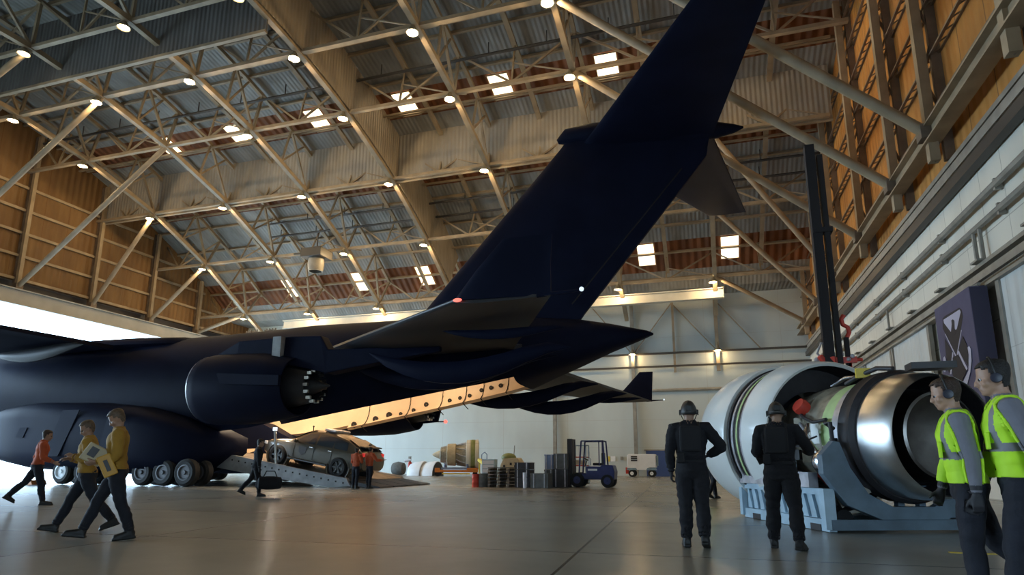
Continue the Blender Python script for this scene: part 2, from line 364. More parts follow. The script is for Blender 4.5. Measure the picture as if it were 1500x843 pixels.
# lateral lattice struts across the trusses, one per chord node
lname = {0: 'at the spring of the roof', 1: 'second above the crane beam', 2: 'under the long draft curtain', 3: 'beside the bright skylights', 4: 'between skylights and the apex', 5: 'along the apex of the roof', 6: 'beyond the apex'}
for j in range(7):
    y, z = arc(NODES[j], RL, 1); yu, zu = arc(NODES[j], RU, 1); n_ = V((0, y - yu, z - zu))
    t = thing('lateral_strut', 'latticed cross strut joining all trusses ' + lname[j], 'strut', ((XL + XR) / 2, y, z), group='cross struts between trusses')
    c = (XL + XR) / 2
    m = MB(); m.beam((XL - c, 0, 0), (XR - .6 - c, 0, 0), .24 if j != 4 else .3, .2); m.build('lower_chord', 'steel', t)
    m = MB(); xs = [XR - .6] + TX + [XL]
    for a, b in zip(xs[:-1], xs[1:]):
        h = (a + b) / 2 - c
        for e in (a - c, b - c): m.beam((h, 0, 0), (e, yu - y, zu - z), .11)
        m.beam((h, 0, 0), (h, yu - y, zu - z), .1)
        m.beam((a - c, 0, 0), (h, (yu - y) * .5, (zu - z) * .5), .07)
    m.build('web', 'steel', t)
    if j < 5:
        y2, z2 = arc((NODES[j] + NODES[j + 1]) / 2, RU, 1)
        m = MB(); m.beam((XL - c, y2 - y, z2 - z - .25), (XR - .6 - c, y2 - y, z2 - z - .25), .13, .13); m.build('upper_chord', 'steel', t)
# knee braces: round tubes from the wall columns up to the trusses
def brace(a, b, r, lab):
    o = V(a); m = MB(); m.tube((0, 0, 0), V(b) - o, r, n=12); t = thing('knee_brace', lab, 'brace', a); m.build('tube', 'steel', t, True)
    d = (V(b) - o).normalized(); m = MB(); m.box((0, 0, 0), (.5, .5, .5)); m.build('gusset', 'steel_dark', t); return t
LY = {0: 47.8, 1: 42.3, 2: 36.7, 3: 30.9, 4: 25.2, 5: 19.3}
RYc = {0: 51.8, 1: 45.6, 2: 39.3, 3: 32.6, 4: 26.7, 5: 22.4}
for j in range(6):
    y, z = arc(NODES[j], RL, 1)
    brace((XL + .5, LY[j], 13.5), (TX[6] if j < 3 else TX[5], y, z), .17, '%s tubular brace rising from the gate header, counted from the back' % ordw(j))
    brace((XR - .7, RYc[j], 11.95), (TX[0] if j in (0, 1, 2) else TX[1], y, z), .19 if j > 2 else .16, '%s tubular brace leaning down to the ochre wall, counted from the back' % ordw(j))
# draft curtains
def ysheet(y, xa, xb, lab, drop=0., mt='curtain'):
    zl = arc(y, RL)[1] - drop; zu = gable(y)
    m = MB(); m.box(((xa + xb) / 2, y, (zl + zu) / 2), (xb - xa, .08, zu - zl)); m.mi = 1; m.box(((xa + xb) / 2, y - .02, zl), (xb - xa, .2, .16))
    tag(m.build('draft_curtain', [mt, 'steel']), lab, 'draft curtain')
ysheet(36.9, XL + .3, XR - .4, 'long ribbed draft curtain hung across the hangar behind the bright skylights')
ysheet(23.0, XL + .3, TX[3], 'shaded ribbed draft curtain hung near the apex of the roof', .9, 'curtain_shade')
m = MB(); x = TX[3] + .2; q = [-.36 + .02 * i for i in range(47)]
poly = [(arc(a, RL, 1)[0], arc(a, RL, 1)[1]) for a in q] + [(arc(a, RD - .05, 1)[0], arc(a, RD - .05, 1)[1]) for a in q[::-1]]
for i in range(len(q) - 1): m.prism([poly[i], poly[i + 1], poly[-2 - i], poly[-1 - i]], (x, 0, 0), (0, 1, 0), (0, 0, 1), (.08, 0, 0))
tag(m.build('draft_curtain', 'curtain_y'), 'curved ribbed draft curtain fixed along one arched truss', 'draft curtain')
# sprinkler pipes under the roof
for y, xa, xb, lab in ((31.0, XL, XR, 'black sprinkler pipe beside the row of bright skylights'), (42.1, -36., XR, 'black sprinkler pipe high behind the long draft curtain'), (43.4, -36., XR, 'second black sprinkler pipe behind the long draft curtain')):
    z = arc(y, RD - .9)[1]; m = MB(); m.tube((xa, y, z), (xb, y, z), .09, n=8)
    k = xa + 1
    while k < xb: m.beam((k, y, z), (k, y, z + .8), .05); k += 3.57
    tag(m.build('sprinkler_pipe', 'pipe'), lab, 'pipe')
# white crane beam at the spring of the roof
t = thing('crane_beam', 'long white crane runway beam in front of the back wall', 'crane beam', (-20, 49.2, 14.0))
m = MB(); m.ibeam((-18.5, 0, 0), (21.6, 0, 0), .55, .8, .08); m.build('runway', 'white_beam', t)
m = MB()
for k in range(6): m.beam((21 - 7.15 * k, 0, .4), (21 - 7.15 * k, -1.2, 1.05), .16)
m.build('hanger', 'steel', t)
# back wall framing: horizontal rails, posts and cross braces
for z, r, lab in ((10.5, .10, 'upper dark rail along the back wall'), (9.35, .10, 'lower dark rail along the back wall')):
    m = MB(); m.beam((-34, YB - .5, z), (XR, YB - .5, z), .16, .16); tag(m.build('wall_rail', 'pipe'), lab, 'rail')
m = MB(); m.tube((-34, YB - .25, 7.3), (XR, YB - .25, 7.3), .13, n=8); tag(m.build('conduit_pipe', 'rail'), 'long grey conduit pipe across the pale back wall', 'pipe')
for i, x in enumerate((TX[0], (TX[0] + TX[1]) / 2, TX[1], TX[2])):
    m = MB(); m.beam((x, YB - .35, 0 if i in (2, 3) else 8.8), (x, YB - .35, 15.2), .3 if i != 1 else .2)
    tag(m.build('wall_post', 'rail' if i in (2, 3) else 'steel'), ('steel post with a lamp near the corner of the back wall', 'thin steel post between two lamp posts on the back wall', 'full height dark post behind the small white cart', 'full height post behind the big tail of the aircraft')[i], 'post')
for i, (xa, za, xb, zb) in enumerate(((TX[1], 10.5, TX[1] + 3.5, 15), (TX[1] + 3.5, 15, TX[0], 10.5), (TX[0], 15, TX[0] + 3.5, 10.5), (TX[1], 10.5, TX[1] - 3.5, 15))):
    m = MB(); m.beam((xa, YB - .3, za), (xb, YB - .3, zb), .09); tag(m.build('cross_brace', 'steel'), ('diagonal rod rising from the dark post on the back wall', 'diagonal rod falling to the corner lamp post on the back wall', 'diagonal rod by the corner of the back wall', 'diagonal rod partly behind the aircraft tail cone')[i], 'brace')

# high-bay lamps at the nodes
lampset = []
rown = {0: 'just above the crane beam', 1: 'behind the long draft curtain', 2: 'along the long curtain foot', 3: 'just below the upper skylights', 4: 'just above the upper skylights', 5: 'in the uppermost row'}
dx = {(3, 4): -.4}
for j, idx in ((0, (0, 1, 3, 4, 5, 6)), (1, (2, 3, 4, 5, 6)), (2, (1, 2, 3, 4, 5, 6)), (3, (0, 1, 2, 3, 4, 6)), (4, (1, 2, 3, 4, 5, 6)), (5, (0, 1, 2, 3, 4, 5))):
    n = 0
    for i in sorted(idx, reverse=True):
        y, z = arc(NODES[j], RL, 1); lampset.append((TX[i] - .15, y - .25, z - .1, '%s high bay lamp from the gate side, %s' % (ordw(n), rown[j]), j)); n += 1
lampset += [(TX[0], YB - .78, 10.9, 'high bay lamp on the post by the corner of the back wall', 7), (TX[1], YB - .78, 10.9, 'high bay lamp on the dark post behind the tail cone tip', 7)]
proto = None
for (x, y, z, lab, j) in lampset:
    if proto is None:
        proto = thing('high_bay_lamp', lab, 'lamp', (x, y, z), group='high bay lamps')
        m = MB(); m.lathe([(.0, .05), (.0, .12), (-.16, .14), (-.18, .2), (-.42, .31), (-.44, .31), (-.41, .28), (-.2, .17)], (0, 0, 0), (0, 0, 1), 16); m.build('reflector', 'lamp_body', proto, True)
        m = MB(); m.ball((0, 0, -.36), (.25, .25, .12), 14, 8); m.build('lens', 'lamp_glow', proto, True)
        m = MB(); m.tube((0, 0, 0), (0, .2, .35), .03); m.build('hook', 'lamp_body', proto)
    else: dup(proto, (x, y, z), None, lab)
def light(kind, name, loc, power, col, size=.25, rot=None, **k):
    l = bpy.data.lights.new(name, kind); l.energy = power; l.color = col
    if kind in ('POINT', 'SPOT'): l.shadow_soft_size = size
    for a, v in k.items(): setattr(l, a, v)
    o = bpy.data.objects.new(name, l); C.objects.link(o); o.location = loc
    if rot: o.rotation_euler = rot
    return o
for (x, y, z, lab, j) in lampset:
    light('POINT', 'lamp_light', (x, y, z - .56), (300, 300, 290, 290, 270, 8, 0, 110)[j], (1., .70, .36), .06)
# ------------------------------------------------------------------ cargo aircraft
M['paint'] = mat('dark_navy_aircraft_paint', (.008, .0105, .026), .55, noise=.25, nscale=.7, bump=.05, bscale=2.5, spec=.05)
M['paint_grey'] = mat('dark_grey_lower_skin', (.020, .020, .024), .5, noise=.25, nscale=.8)
M['tyre'] = mat('black_rubber', (.012, .012, .012), .8)
M['hubwhite'] = mat('white_wheel_rim', (.75, .78, .80), .5)
M['rimdark'] = mat('dull_wheel_rim', (.10, .10, .11), .6)
M['bay'] = mat('beige_cargo_lining', (.62, .47, .31), .6, noise=.12, nscale=1)
M['hole'] = mat('dark_lightening_hole', (.01, .008, .006), .8)
M['bare'] = mat('bare_metal', (.55, .54, .52), .28, metal=1.)
M['ramp'] = mat('worn_grey_ramp', (.33, .33, .33), .6, noise=.4, nscale=2.)
M['ramp_deck'] = mat('ramp_tread', (.24, .19, .14), .65, noise=.4, nscale=3., bump=.3, bscale=30)
M['redlight'] = mat('red_marker_lens', (.8, .1, .08), .4, emit=(1, .16, .12), estr=1.6)
M['whitelight'] = mat('white_marker_lens', (.8, .9, 1), .4, emit=(.7, .85, 1), estr=.9)
AC = thing('cargo_aircraft', 'huge dark navy four engined cargo aircraft with lowered ramp and high tail', 'aircraft', (0, 26.5, .04)); AC.scale = (.9636,) * 3  # whole aircraft scaled down about the camera: own-origin scale plus the matching shift
ST = [(-55.3, 3.9, 3.3, .15), (-54.6, 4.9, 2.4, 1.0), (-53, 6.3, 1.7, 2.0), (-50, 7.4, 1.3, 2.95), (-46, 7.75, 1.2, 3.4), (-40, 7.78, 1.15, 3.43), (-30, 7.78, 1.15, 3.43), (-24, 7.85, 1.3, 3.43), (-20.6, 7.95, 2.05, 3.42), (-19, 8.02, 2.39, 3.38),
      (-17, 8.0, 2.76, 3.3), (-15, 7.98, 3.13, 3.18), (-13, 7.93, 3.5, 3.02), (-11, 7.88, 3.88, 2.8), (-9.3, 7.8, 4.2, 2.5), (-8, 7.74, 4.5, 2.2), (-6.8, 7.64, 4.95, 1.75), (-5.4, 7.5, 5.42, 1.25), (-4, 7.22, 5.95, .8), (-3, 6.97, 6.3, .48), (-2.4, 6.82, 6.52, .26), (-2.14, 6.7, 6.62, .05)]
NR = 48
def sgp(v, e): return math.copysign(abs(v) ** e, v)
def ring(st, inset=0.):
    x, zt, zb, w = st; zt -= inset; zb += inset; w -= inset
    up = max(0., min(1., (x + 24) / 4)) * max(0., min(1., (-4 - x) / 3))
    zc = zb + (zt - zb) * (.5 - .06 * up); eb = 1 / (1.25 + .75 * up) if x > -45 else 1.
    out = []
    for j in range(NR):
        a = -PI / 2 + 2 * PI * j / NR; c, s = math.cos(a), math.sin(a)
        if s >= 0: out.append((x, w * c, zc + (zt - zc) * s))
        else: out.append((x, w * sgp(c, eb), zc + (zc - zb) * sgp(s, eb)))
    return out
rings = [ring(s) for s in ST]
def opening(i, j):
    if not (ST[i][0] >= -24.1 and ST[i + 1][0] <= -7.9): return False
    a, b = rings[i][j], rings[i][(j + 1) % NR]
    zc = (ST[i][1] + ST[i][2]) / 2
    return (a[2] + b[2]) / 2 < zc - .8 and abs(a[1] + b[1]) / 2 < ST[i][3] * .86
m = MB(); m.loft(rings, True, skip=opening); fus = m.build('fuselage', 'paint', AC, True, sharp=50)
inner = [ring(s, .16) for s in ST]
m = MB(); i0 = 5; sub = inner[i0:16]
m.loft(sub, False, skip=lambda i, j: opening(i + i0, j)); m.build('cargo_bay_lining', 'bay', AC, True)
m = MB()
for sgn in (-1, 1):           # sill strips closing the gap between skin and lining
    for i in range(7, 15):
        js = [j for j in range(NR) if opening(i, j) != opening(i, (j + 1) % NR)]
        for j in js:
            k = (j + 1) % NR
            m.quad(rings[i][k], rings[i + 1][k], inner[i + 1][k], inner[i][k])
m.build('door_sill', 'bay', AC)
m = MB(); m.box((-32, 0, 1.47), (18.5, 5.0, .12)); m.mi = 1; m.box((-41.5, 0, 4.4), (.2, 6.2, 6.0)); m.build('cargo_floor', ['ramp_deck', 'bay'], AC)
# lightening holes, seams along the far side of the lining
def lining_y(x, z):
    for i in range(len(ST) - 1):
        if ST[i][0] <= x <= ST[i + 1][0]:
            f = (x - ST[i][0]) / (ST[i + 1][0] - ST[i][0]); best = 0
            pr = [tuple(inner[i][j][q] * (1 - f) + inner[i + 1][j][q] * f for q in range(3)) for j in range(NR)]
            pr = [p for p in pr if p[1] > 0]; pr.sort(key=lambda p: p[2])
            for a, b in zip(pr[:-1], pr[1:]):
                if a[2] <= z <= b[2]: g = (z - a[2]) / max(b[2] - a[2], 1e-6); return a[1] + (b[1] - a[1]) * g
    return 3.
t = AC
for k, (x, dz, r) in enumerate(((-18.6, .62, .17), (-17.3, .66, .17), (-16.5, .72, .17), (-15.75, .62, .10), (-15.0, .66, .11), (-14.3, .82, .13), (-12.9, .72, .11), (-12.3, .72, .10), (-11.75, .72, .10), (-11.1, .86, .11), (-10.55, .86, .11), (-10.0, .84, .11))):
    z = 2.39 + (x + 19) * .187 + dz; y = lining_y(x, z) - .02
    m = MB(); m.lathe([(0, r), (-.05, r), (-.05, r * .1)], (x, y, z), (0, 1, 0), 14); m.build('lightening_hole', 'hole', AC)
for x in (-17.9, -15.35, -13.4, -12.0, -11.0, -9.6):
    m = MB()
    for q in range(6):
        z0 = 2.5 + (x + 19) * .187 + q * .25; m.beam((x, lining_y(x, z0) - .01, z0), (x + .02, lining_y(x, z0 + .25) - .01, z0 + .25), .045, .02)
    m.build('lining_seam', 'hole', AC)
# loading ramp with side beams and toe plates
rt = []
m = MB(); m.prism([(-22.8, 1.51), (-15.4, .28), (-15.4, .12), (-22.8, 1.15)], (0, -2.45, 0), (1, 0, 0), (0, 0, 1), (0, 4.9, 0)); rp = m.build('loading_ramp', 'ramp_deck', AC)
for s in (-1, 1):
    m = MB(); m.prism([(-23.6, 1.68), (-15.5, .37), (-15.3, .06), (-16.2, -.03), (-20.0, .42), (-23.6, .95)], (0, s * 2.58 - .12, 0), (1, 0, 0), (0, 0, 1), (0, .24, 0))
    m.mi = 1
    for k in range(18): m.box((-22.1 + .38 * k, s * 2.70, 1.22 - .062 * k), (.07, .03, .07))
    m.build('side_beam', ['ramp', 'hole'], rp)
for k in range(4):
    y = -1.98 + k * 1.32; m = MB(); m.prism([(-15.4, .26), (-13.9, .02), (-13.85, -.03), (-14.6, -.02), (-15.4, .14)], (0, y - .6, 0), (1, 0, 0), (0, 0, 1), (0, 1.24, 0)); m.build('toe_plate', 'paint_grey', rp)
m = MB()
m.tube((-19.2, -2.75, 1.0), (-19.4, -2.75, 2.5), .06); m.build('ramp_strut', 'bare', rp)
m = MB(); m.tube((-19.2, 2.75, 1.0), (-19.4, 2.75, 2.5), .06); m.build('ramp_strut', 'bare', rp)
m = MB(); m.prism([(-20.2, 6.3), (-12.5, 6.9), (-12.5, 6.75), (-20.2, 6.1)], (0, -2.2, 0), (1, 0, 0), (0, 0, 1), (0, 4.4, 0)); m.build('raised_cargo_door', 'bay', AC)

def airfoil(le, te, tc, up=(0, 0, 1), n=12):
    le, te = V(le), V(te); ch = te - le; c = ch.length; u = V(up); u = (u - ch * (u.dot(ch) / c / c)).normalized(); out = []
    def th(s): return 5 * tc * (.2969 * math.sqrt(s) - .126 * s - .3516 * s * s + .2843 * s ** 3 - .1015 * s ** 4)
    ss = [(1 - math.cos(PI * i / n)) / 2 for i in range(n + 1)]
    for s in ss[::-1]: out.append(le + ch * s + u * c * (th(s) + .01 * (s > .98)))
    for s in ss[1:]: out.append(le + ch * s - u * c * (th(s) * .75 + .01 * (s > .98)))
    return out
def wing(name, secs, parent, up=(0, 0, 1), mats='paint'):
    m = MB(); m.loft([airfoil(*s, up=up) for s in secs], True); return m.build(name, mats, parent, True, sharp=60)
def fairing(m, a, b, r, drop):
    a, b = V(a), V(b); rings = []
    for i in range(11):
        s = i / 10; c = a.lerp(b, s) + V((0, 0, -drop * math.sin(PI * min(1, s * 1.15)) ** .8 if s < .87 else -drop * .1)); q = r * max(.05, math.sin(PI * s) ** .6)
        rings.append([c + V((0, q * .8 * math.cos(2 * PI * j / 10), q * 1.2 * math.sin(2 * PI * j / 10))) for j in range(10)])
    m.loft(rings, True)
def engine(parent, x0, y, z, R, L, name):
    e = MB(); e.lathe([(.25, R * .80), (.05, R * .84), (0, R * .90), (.08, R * .955), (.5, R * .995), (L * .35, R), (L * .6, R * .97), (L * .8, R * .87), (L * .9, R * .80), (L * .9, R * .76), (L * .6, R * .78), (.3, R * .78)], (x0, y, z), (1, 0, 0), 40)
    cowl = e.build(name, 'paint', parent, True, sharp=50)
    e = MB(); e.lathe([(.03, R * .865), (0, R * .9), (.03, R * .935), (.12, R * .962)], (x0 - .012, y, z), (1, 0, 0), 40); e.build('intake_lip', 'bare', cowl, True)
    e = MB(); e.lathe([(.9, R * .78), (.9, R * .25), (.5, R * .12), (.3, .02)], (x0, y, z), (1, 0, 0), 24); e.build('fan', 'hole', cowl, True)
    e = MB(); e.lathe([(L * .62, R * .6), (L * .85, R * .56), (L, R * .46), (L * 1.04, R * .44), (L * 1.04, R * .40), (L * .9, R * .42)], (x0, y, z), (1, 0, 0), 28)
    e.mi = 1
    for k in range(14):
        a = 2 * PI * k / 14; e.box((x0 + L * 1.06, y + R * .42 * math.cos(a), z + R * .42 * math.sin(a)), (.2, .12, .12))
    e.build('core_nozzle', ['paint_grey', 'bare'], cowl, True)
    e = MB(); e.lathe([(L * .9, R * .3), (L * 1.05, R * .22), (L * 1.2, .03)], (x0, y, z), (1, 0, 0), 20, cap=True); e.build('exhaust_plug', 'paint_grey', cowl, True)
    return cowl
# main high wings
for s, nm in ((-1, 'port'), (1, 'starboard')):
    secs = [((-40.5, s * 2.6, 7.3), (-30.2, s * 2.6, 7.05), .10), ((-36.5, s * 11, 6.9), (-28.9, s * 11, 6.72), .10), ((-29.3, s * 24.4, 5.8), (-25.8, s * 24.4, 5.6), .09)]
    w = wing('main_wing', secs, AC)
    secs = [((-28.6, s * 24.4, 5.8), (-25.8, s * 24.4, 5.65), .08), ((-26.6, s * 25.3, 8.1), (-25.2, s * 25.3, 8.1), .07)]
    wing('winglet', secs, w, up=(0, s, 0))
    for yy in (5.2, 10.4, 16.0):
        f = MB(); xt = -30.0 + (yy - 2.6) * .18; zt = 7.05 - (yy - 2.6) * .045
        fairing(f, (xt - 5.6, s * yy, zt - .45), (xt + .5, s * yy, zt - .22), .30, .28); f.build('flap_fairing', 'paint_grey', w, True)
    for yy, x0 in ((7.4, -44.6), (14.2, -41.0)):
        c = engine(AC, x0, s * yy, 4.45 - (yy - 7.4) * .06, 1.38, 5.6, 'main_engine')
        p = MB(); p.prism([(x0 + 1.2, 5.75), (x0 + 6.5, 6.6), (x0 + 9.5, 6.5), (x0 + 7.4, 5.2), (x0 + 4.8, 5.4)], (0, s * yy - .2, -.25 - (yy - 7.4) * .04), (1, 0, 0), (0, 0, 1), (0, .4, 0)); p.build('pylon', 'paint', c)
# wing root fairing on top of the fuselage and antenna
m = MB(); rg = []
for x, h, w in ((-40, .05, .3), (-38.5, .3, 1.8), (-35, .45, 2.5), (-30, .42, 2.5), (-27, .3, 2.2), (-25, .05, .4)):
    rg.append([(x, w * math.cos(a), 7.2 + (h + .3) * math.sin(a)) for a in [PI * j / 12 for j in range(13)]] + [(x, w * math.cos(a), 7.2 + .3 * math.sin(a)) for a in [PI + PI * j / 6 for j in range(1, 6)]])
m.loft(rg, True); m.build('wing_root_fairing', 'paint', AC, True)
m = MB(); m.prism([(-33.3, 7.6), (-32.9, 8.05), (-31.4, 8.05), (-31.0, 7.6)], (0, -.25, 0), (1, 0, 0), (0, 0, 1), (0, .5, 0)); m.build('roof_antenna', 'paint', AC)
# rear wings with engines
for s in (-1, 1):
    rear = wing('rear_wing', [((-16.9, s * 2.6, 6.2), (-7.4, s * 2.6, 5.9), .10), ((-16.5, s * 3.2, 6.1), (-7.6, s * 3.2, 5.8), .10), ((-6.04, s * 13.45, 5.05), (-3.45, s * 13.5, 5.0), .09)], AC, mats='paint_grey')
    wing('winglet', [((-6.0, s * 13.4, 5.05), (-3.45, s * 13.45, 5.0), .08), ((-5.3, s * 13.62, 5.75), (-3.42, s * 13.6, 5.75), .07), ((-4.4 + .2 * s, s * 13.7, 6.7 + .25 * s), (-3.35, s * 13.7, 6.7 + .25 * s), .06)], rear, up=(0, s, 0))
    f = MB(); f.tube((-3.8, s * 13.45, 5.02), (-2.75, s * 13.5, 5.06), .06, .03); f.build('tip_boom', 'paint', rear)
    f = MB(); f.ball((-2.7, s * 13.5, 5.08), .055); f.build('tip_light', 'whitelight', rear)
    if s < 0: f = MB(); f.ball((-5.85, s * 13.5, 5.05), (.12, .05, .05)); f.build('nav_light', 'redlight', rear)
    for yy, x0, x1, z0, r, d in ((4.6, -14.6, -5.4, 5.3, .34, .95), (7.4, -11.9, -4.3, 5.05, .34, .85), (10.4, -7.6, -3.8, 5.0, .13, .16)):
        f = MB(); fairing(f, (x0, s * yy, z0), (x1, s * yy, z0 - .1), r, d); f.build('flap_fairing', 'paint', rear, True)
    c = engine(AC, -20.7, s * 5.57, 4.13, 1.52, 5.0, 'rear_engine')
    p = MB()
    p.loft([[(x, s * 5.57 + a * w, zb), (x, s * 5.57 + a * w * .8, zt)] + [(x, s * 5.57 - a * w * .8, zt), (x, s * 5.57 - a * w, zb)] for a in (1,) for x, zb, zt, w in ((-21.0, 5.3, 5.4, .1), (-19.2, 5.3, 6.2, .3), (-16.5, 5.0, 6.25, .36), (-15.1, 4.7, 6.2, .36), (-14.7, 4.6, 5.6, .36), (-12, 5.0, 5.55, .3), (-9.8, 5.3, 5.5, .1))], True)
    p.build('pylon', 'paint', c, False, .05)
    p = MB(); p.box((-17.0, s * 5.57 - .42, 5.75), (.4, .3, .9)); p.build('access_panel', 'ramp', c)
    p = MB(); p.prism([(-19.0, 4.6), (-16.0, 4.4), (-16.0, 4.0), (-18.8, 4.15)], (0, s * (5.57 + 1.42), 0), (1, 0, 0), (0, 0, 1), (0, -.16 if s < 0 else .16, 0)); p.build('strake', 'paint', c)
m = MB(); m.prism([(-16.6, 3.3), (-15.2, 4.6), (-14.9, 4.6), (-15.2, 3.4)], (0, 6.2, 0), (1, 0, 0), (0, 0, 1), (0, .2, 0)); o = m.build('ventral_fin', 'paint', AC)
m = MB(); m.tube((-15.2, 6.3, 3.42), (-14.8, 6.3, 3.42), .04); m.build('light_boom', 'paint', o); m = MB(); m.ball((-14.7, 6.3, 3.42), .11); m.build('marker_light', 'redlight', o)
# fin, tail plane and bullet fairing
fin = wing('tail_fin', [((-14.6, 0, 7.5), (-5.6, 0, 7.2), .11), ((-13.2, 0, 8.5), (-5.2, 0, 7.75), .105), ((-7.6, 0, 14.6), (-.3, 0, 13.7), .10), ((-6.25, 0, 16.1), (.55, 0, 14.75), .10), ((-5.7, 0, 16.75), (.7, 0, 15.6), .09)], AC, up=(0, 1, 0))
m = MB(); m.path([(-6.35, 0, 16.55), (-5.9, 0, 16.75), (-4.6, 0, 16.72), (-2.5, 0, 16.45), (-.5, 0, 16.15), (1.0, 0, 15.95), (1.8, 0, 15.9), (2.2, 0, 15.9)], [.12, .38, .5, .55, .52, .38, .2, .04], 16); m.build('bullet_fairing', 'paint', AC, True)
m = MB()
for s in (-1, 1): m.beam((-7.05 + 1.35, s * .30, 8.2), (-1.75 + 1.2, s * .22, 14.2), .05, .05)
m.build('rudder_hinge', 'hole', fin)
for s in (-1, 1): wing('tail_plane', [((-5.1, s * .1, 16.2), (.9, s * .1, 15.7), .09), ((-4.8, s * .5, 16.2), (.95, s * .5, 15.75), .09), ((.62, s * 9.75, 15.75), (2.75, s * 9.75, 15.7), .08)], AC)
m = MB(); m.ball((-5.2, 0, 17.05), (.25, .15, .12), 10, 6); m.build('fin_light', 'ramp', fin)
# landing gear sponsons and wheels
for s in (-1, 1):
    m = MB(); rg = []
    for x, zb, zt, yo in ((-39, 2.4, 2.8, 3.0), (-37, 1.5, 3.6, 4.0), (-35.2, .95, 3.95, 4.6), (-33, .65, 4.1, 5.0), (-29, .5, 4.0, 5.0), (-26, .42, 3.7, 4.95), (-24, .45, 3.2, 4.7), (-22.6, .8, 2.6, 4.0), (-21.6, 1.5, 2.2, 3.0)):
        rg.append([(x, s * (2.2 + (yo - 2.2) * sgp(math.cos(a), .5)), (zb + zt) / 2 + (zt - zb) / 2 * sgp(math.sin(a), .5)) for a in [-PI / 2 + PI * j / 14 for j in range(15)]] + [(x, s * 1.9, zt), (x, s * 1.9, zb)])
    m.loft(rg, True); sp_ = m.build('landing_gear_sponson', 'paint', AC, True, sharp=70)
    for pts in ([(-30.0, 3.5), (-28.9, 3.5), (-29.9, 1.3), (-30.8, 1.3)], [(-27.0, 3.4), (-26.2, 3.4), (-26.8, 1.6), (-27.4, 1.6)], [(-32.7, 2.7), (-32.2, 2.7), (-32.4, 2.2), (-32.9, 2.2)]):
        m = MB(); m.prism(pts, (0, s * 5.0, 0), (1, 0, 0), (0, 0, 1), (0, s * .03, 0)); m.build('gear_door', 'paint', sp_)
    for x in (-30.2, -28.8, -25.2, -23.95, -22.7):
        for y in (4.35, 3.55):
            m = MB(); m.lathe([(-.2, .3), (-.22, .5), (-.14, .6), (0, .625), (.14, .6), (.22, .5), (.2, .3)], (x, s * y, .585), (0, 1, 0), 24); w = m.build('main_wheel', 'tyre', AC, True)
            m = MB(); m.lathe([(0, .36), (s * .215, .36), (s * .225, .30), (s * .15, .26), (s * .15, .10), (s * .22, .09), (s * .22, .01)], (x, s * y, .585), (0, 1, 0), 20); m.build('wheel_hub', 'hubwhite' if x < -30 else 'rimdark', w, True)
        m = MB(); m.tube((x, s * 3.3, .585), (x, s * 4.4, .585), .1); m.tube((x, s * 3.95, .585), (x, s * 3.7, 1.05), .14); m.build('gear_strut', 'paint_grey', AC)
for s in (-.3, .3):
    m = MB(); m.lathe([(-.15, .25), (-.16, .42), (0, .5), (.16, .42), (.15, .25)], (-50, s, .46), (0, 1, 0), 20, cap=True); m.build('nose_wheel', 'tyre', AC, True)
m = MB(); m.tube((-50, 0, .46), (-50, 0, 1.6), .12); m.build('nose_gear_strut', 'paint_grey', AC)
m = MB(); m.box((-19.4, -2.75, 2.58), (.16, .12, .16)); m.build('ramp_lamp', 'whitelight', AC)
light('POINT', 'ramp_lamp_light', (-18.75, 24.0, 2.35), 26, (1., .86, .70), .08)
for x, z in ((-18.5, 5.2), (-24, 5.0), (-13.5, 6.0), (-21.8, 4.3)):
    light('POINT', 'cargo_bay_light', (x * .9636, 26.5 + (.5 if z > 3 else -1.9), z), 300 if z > 3 else 400, (1., .78, .54), .3)
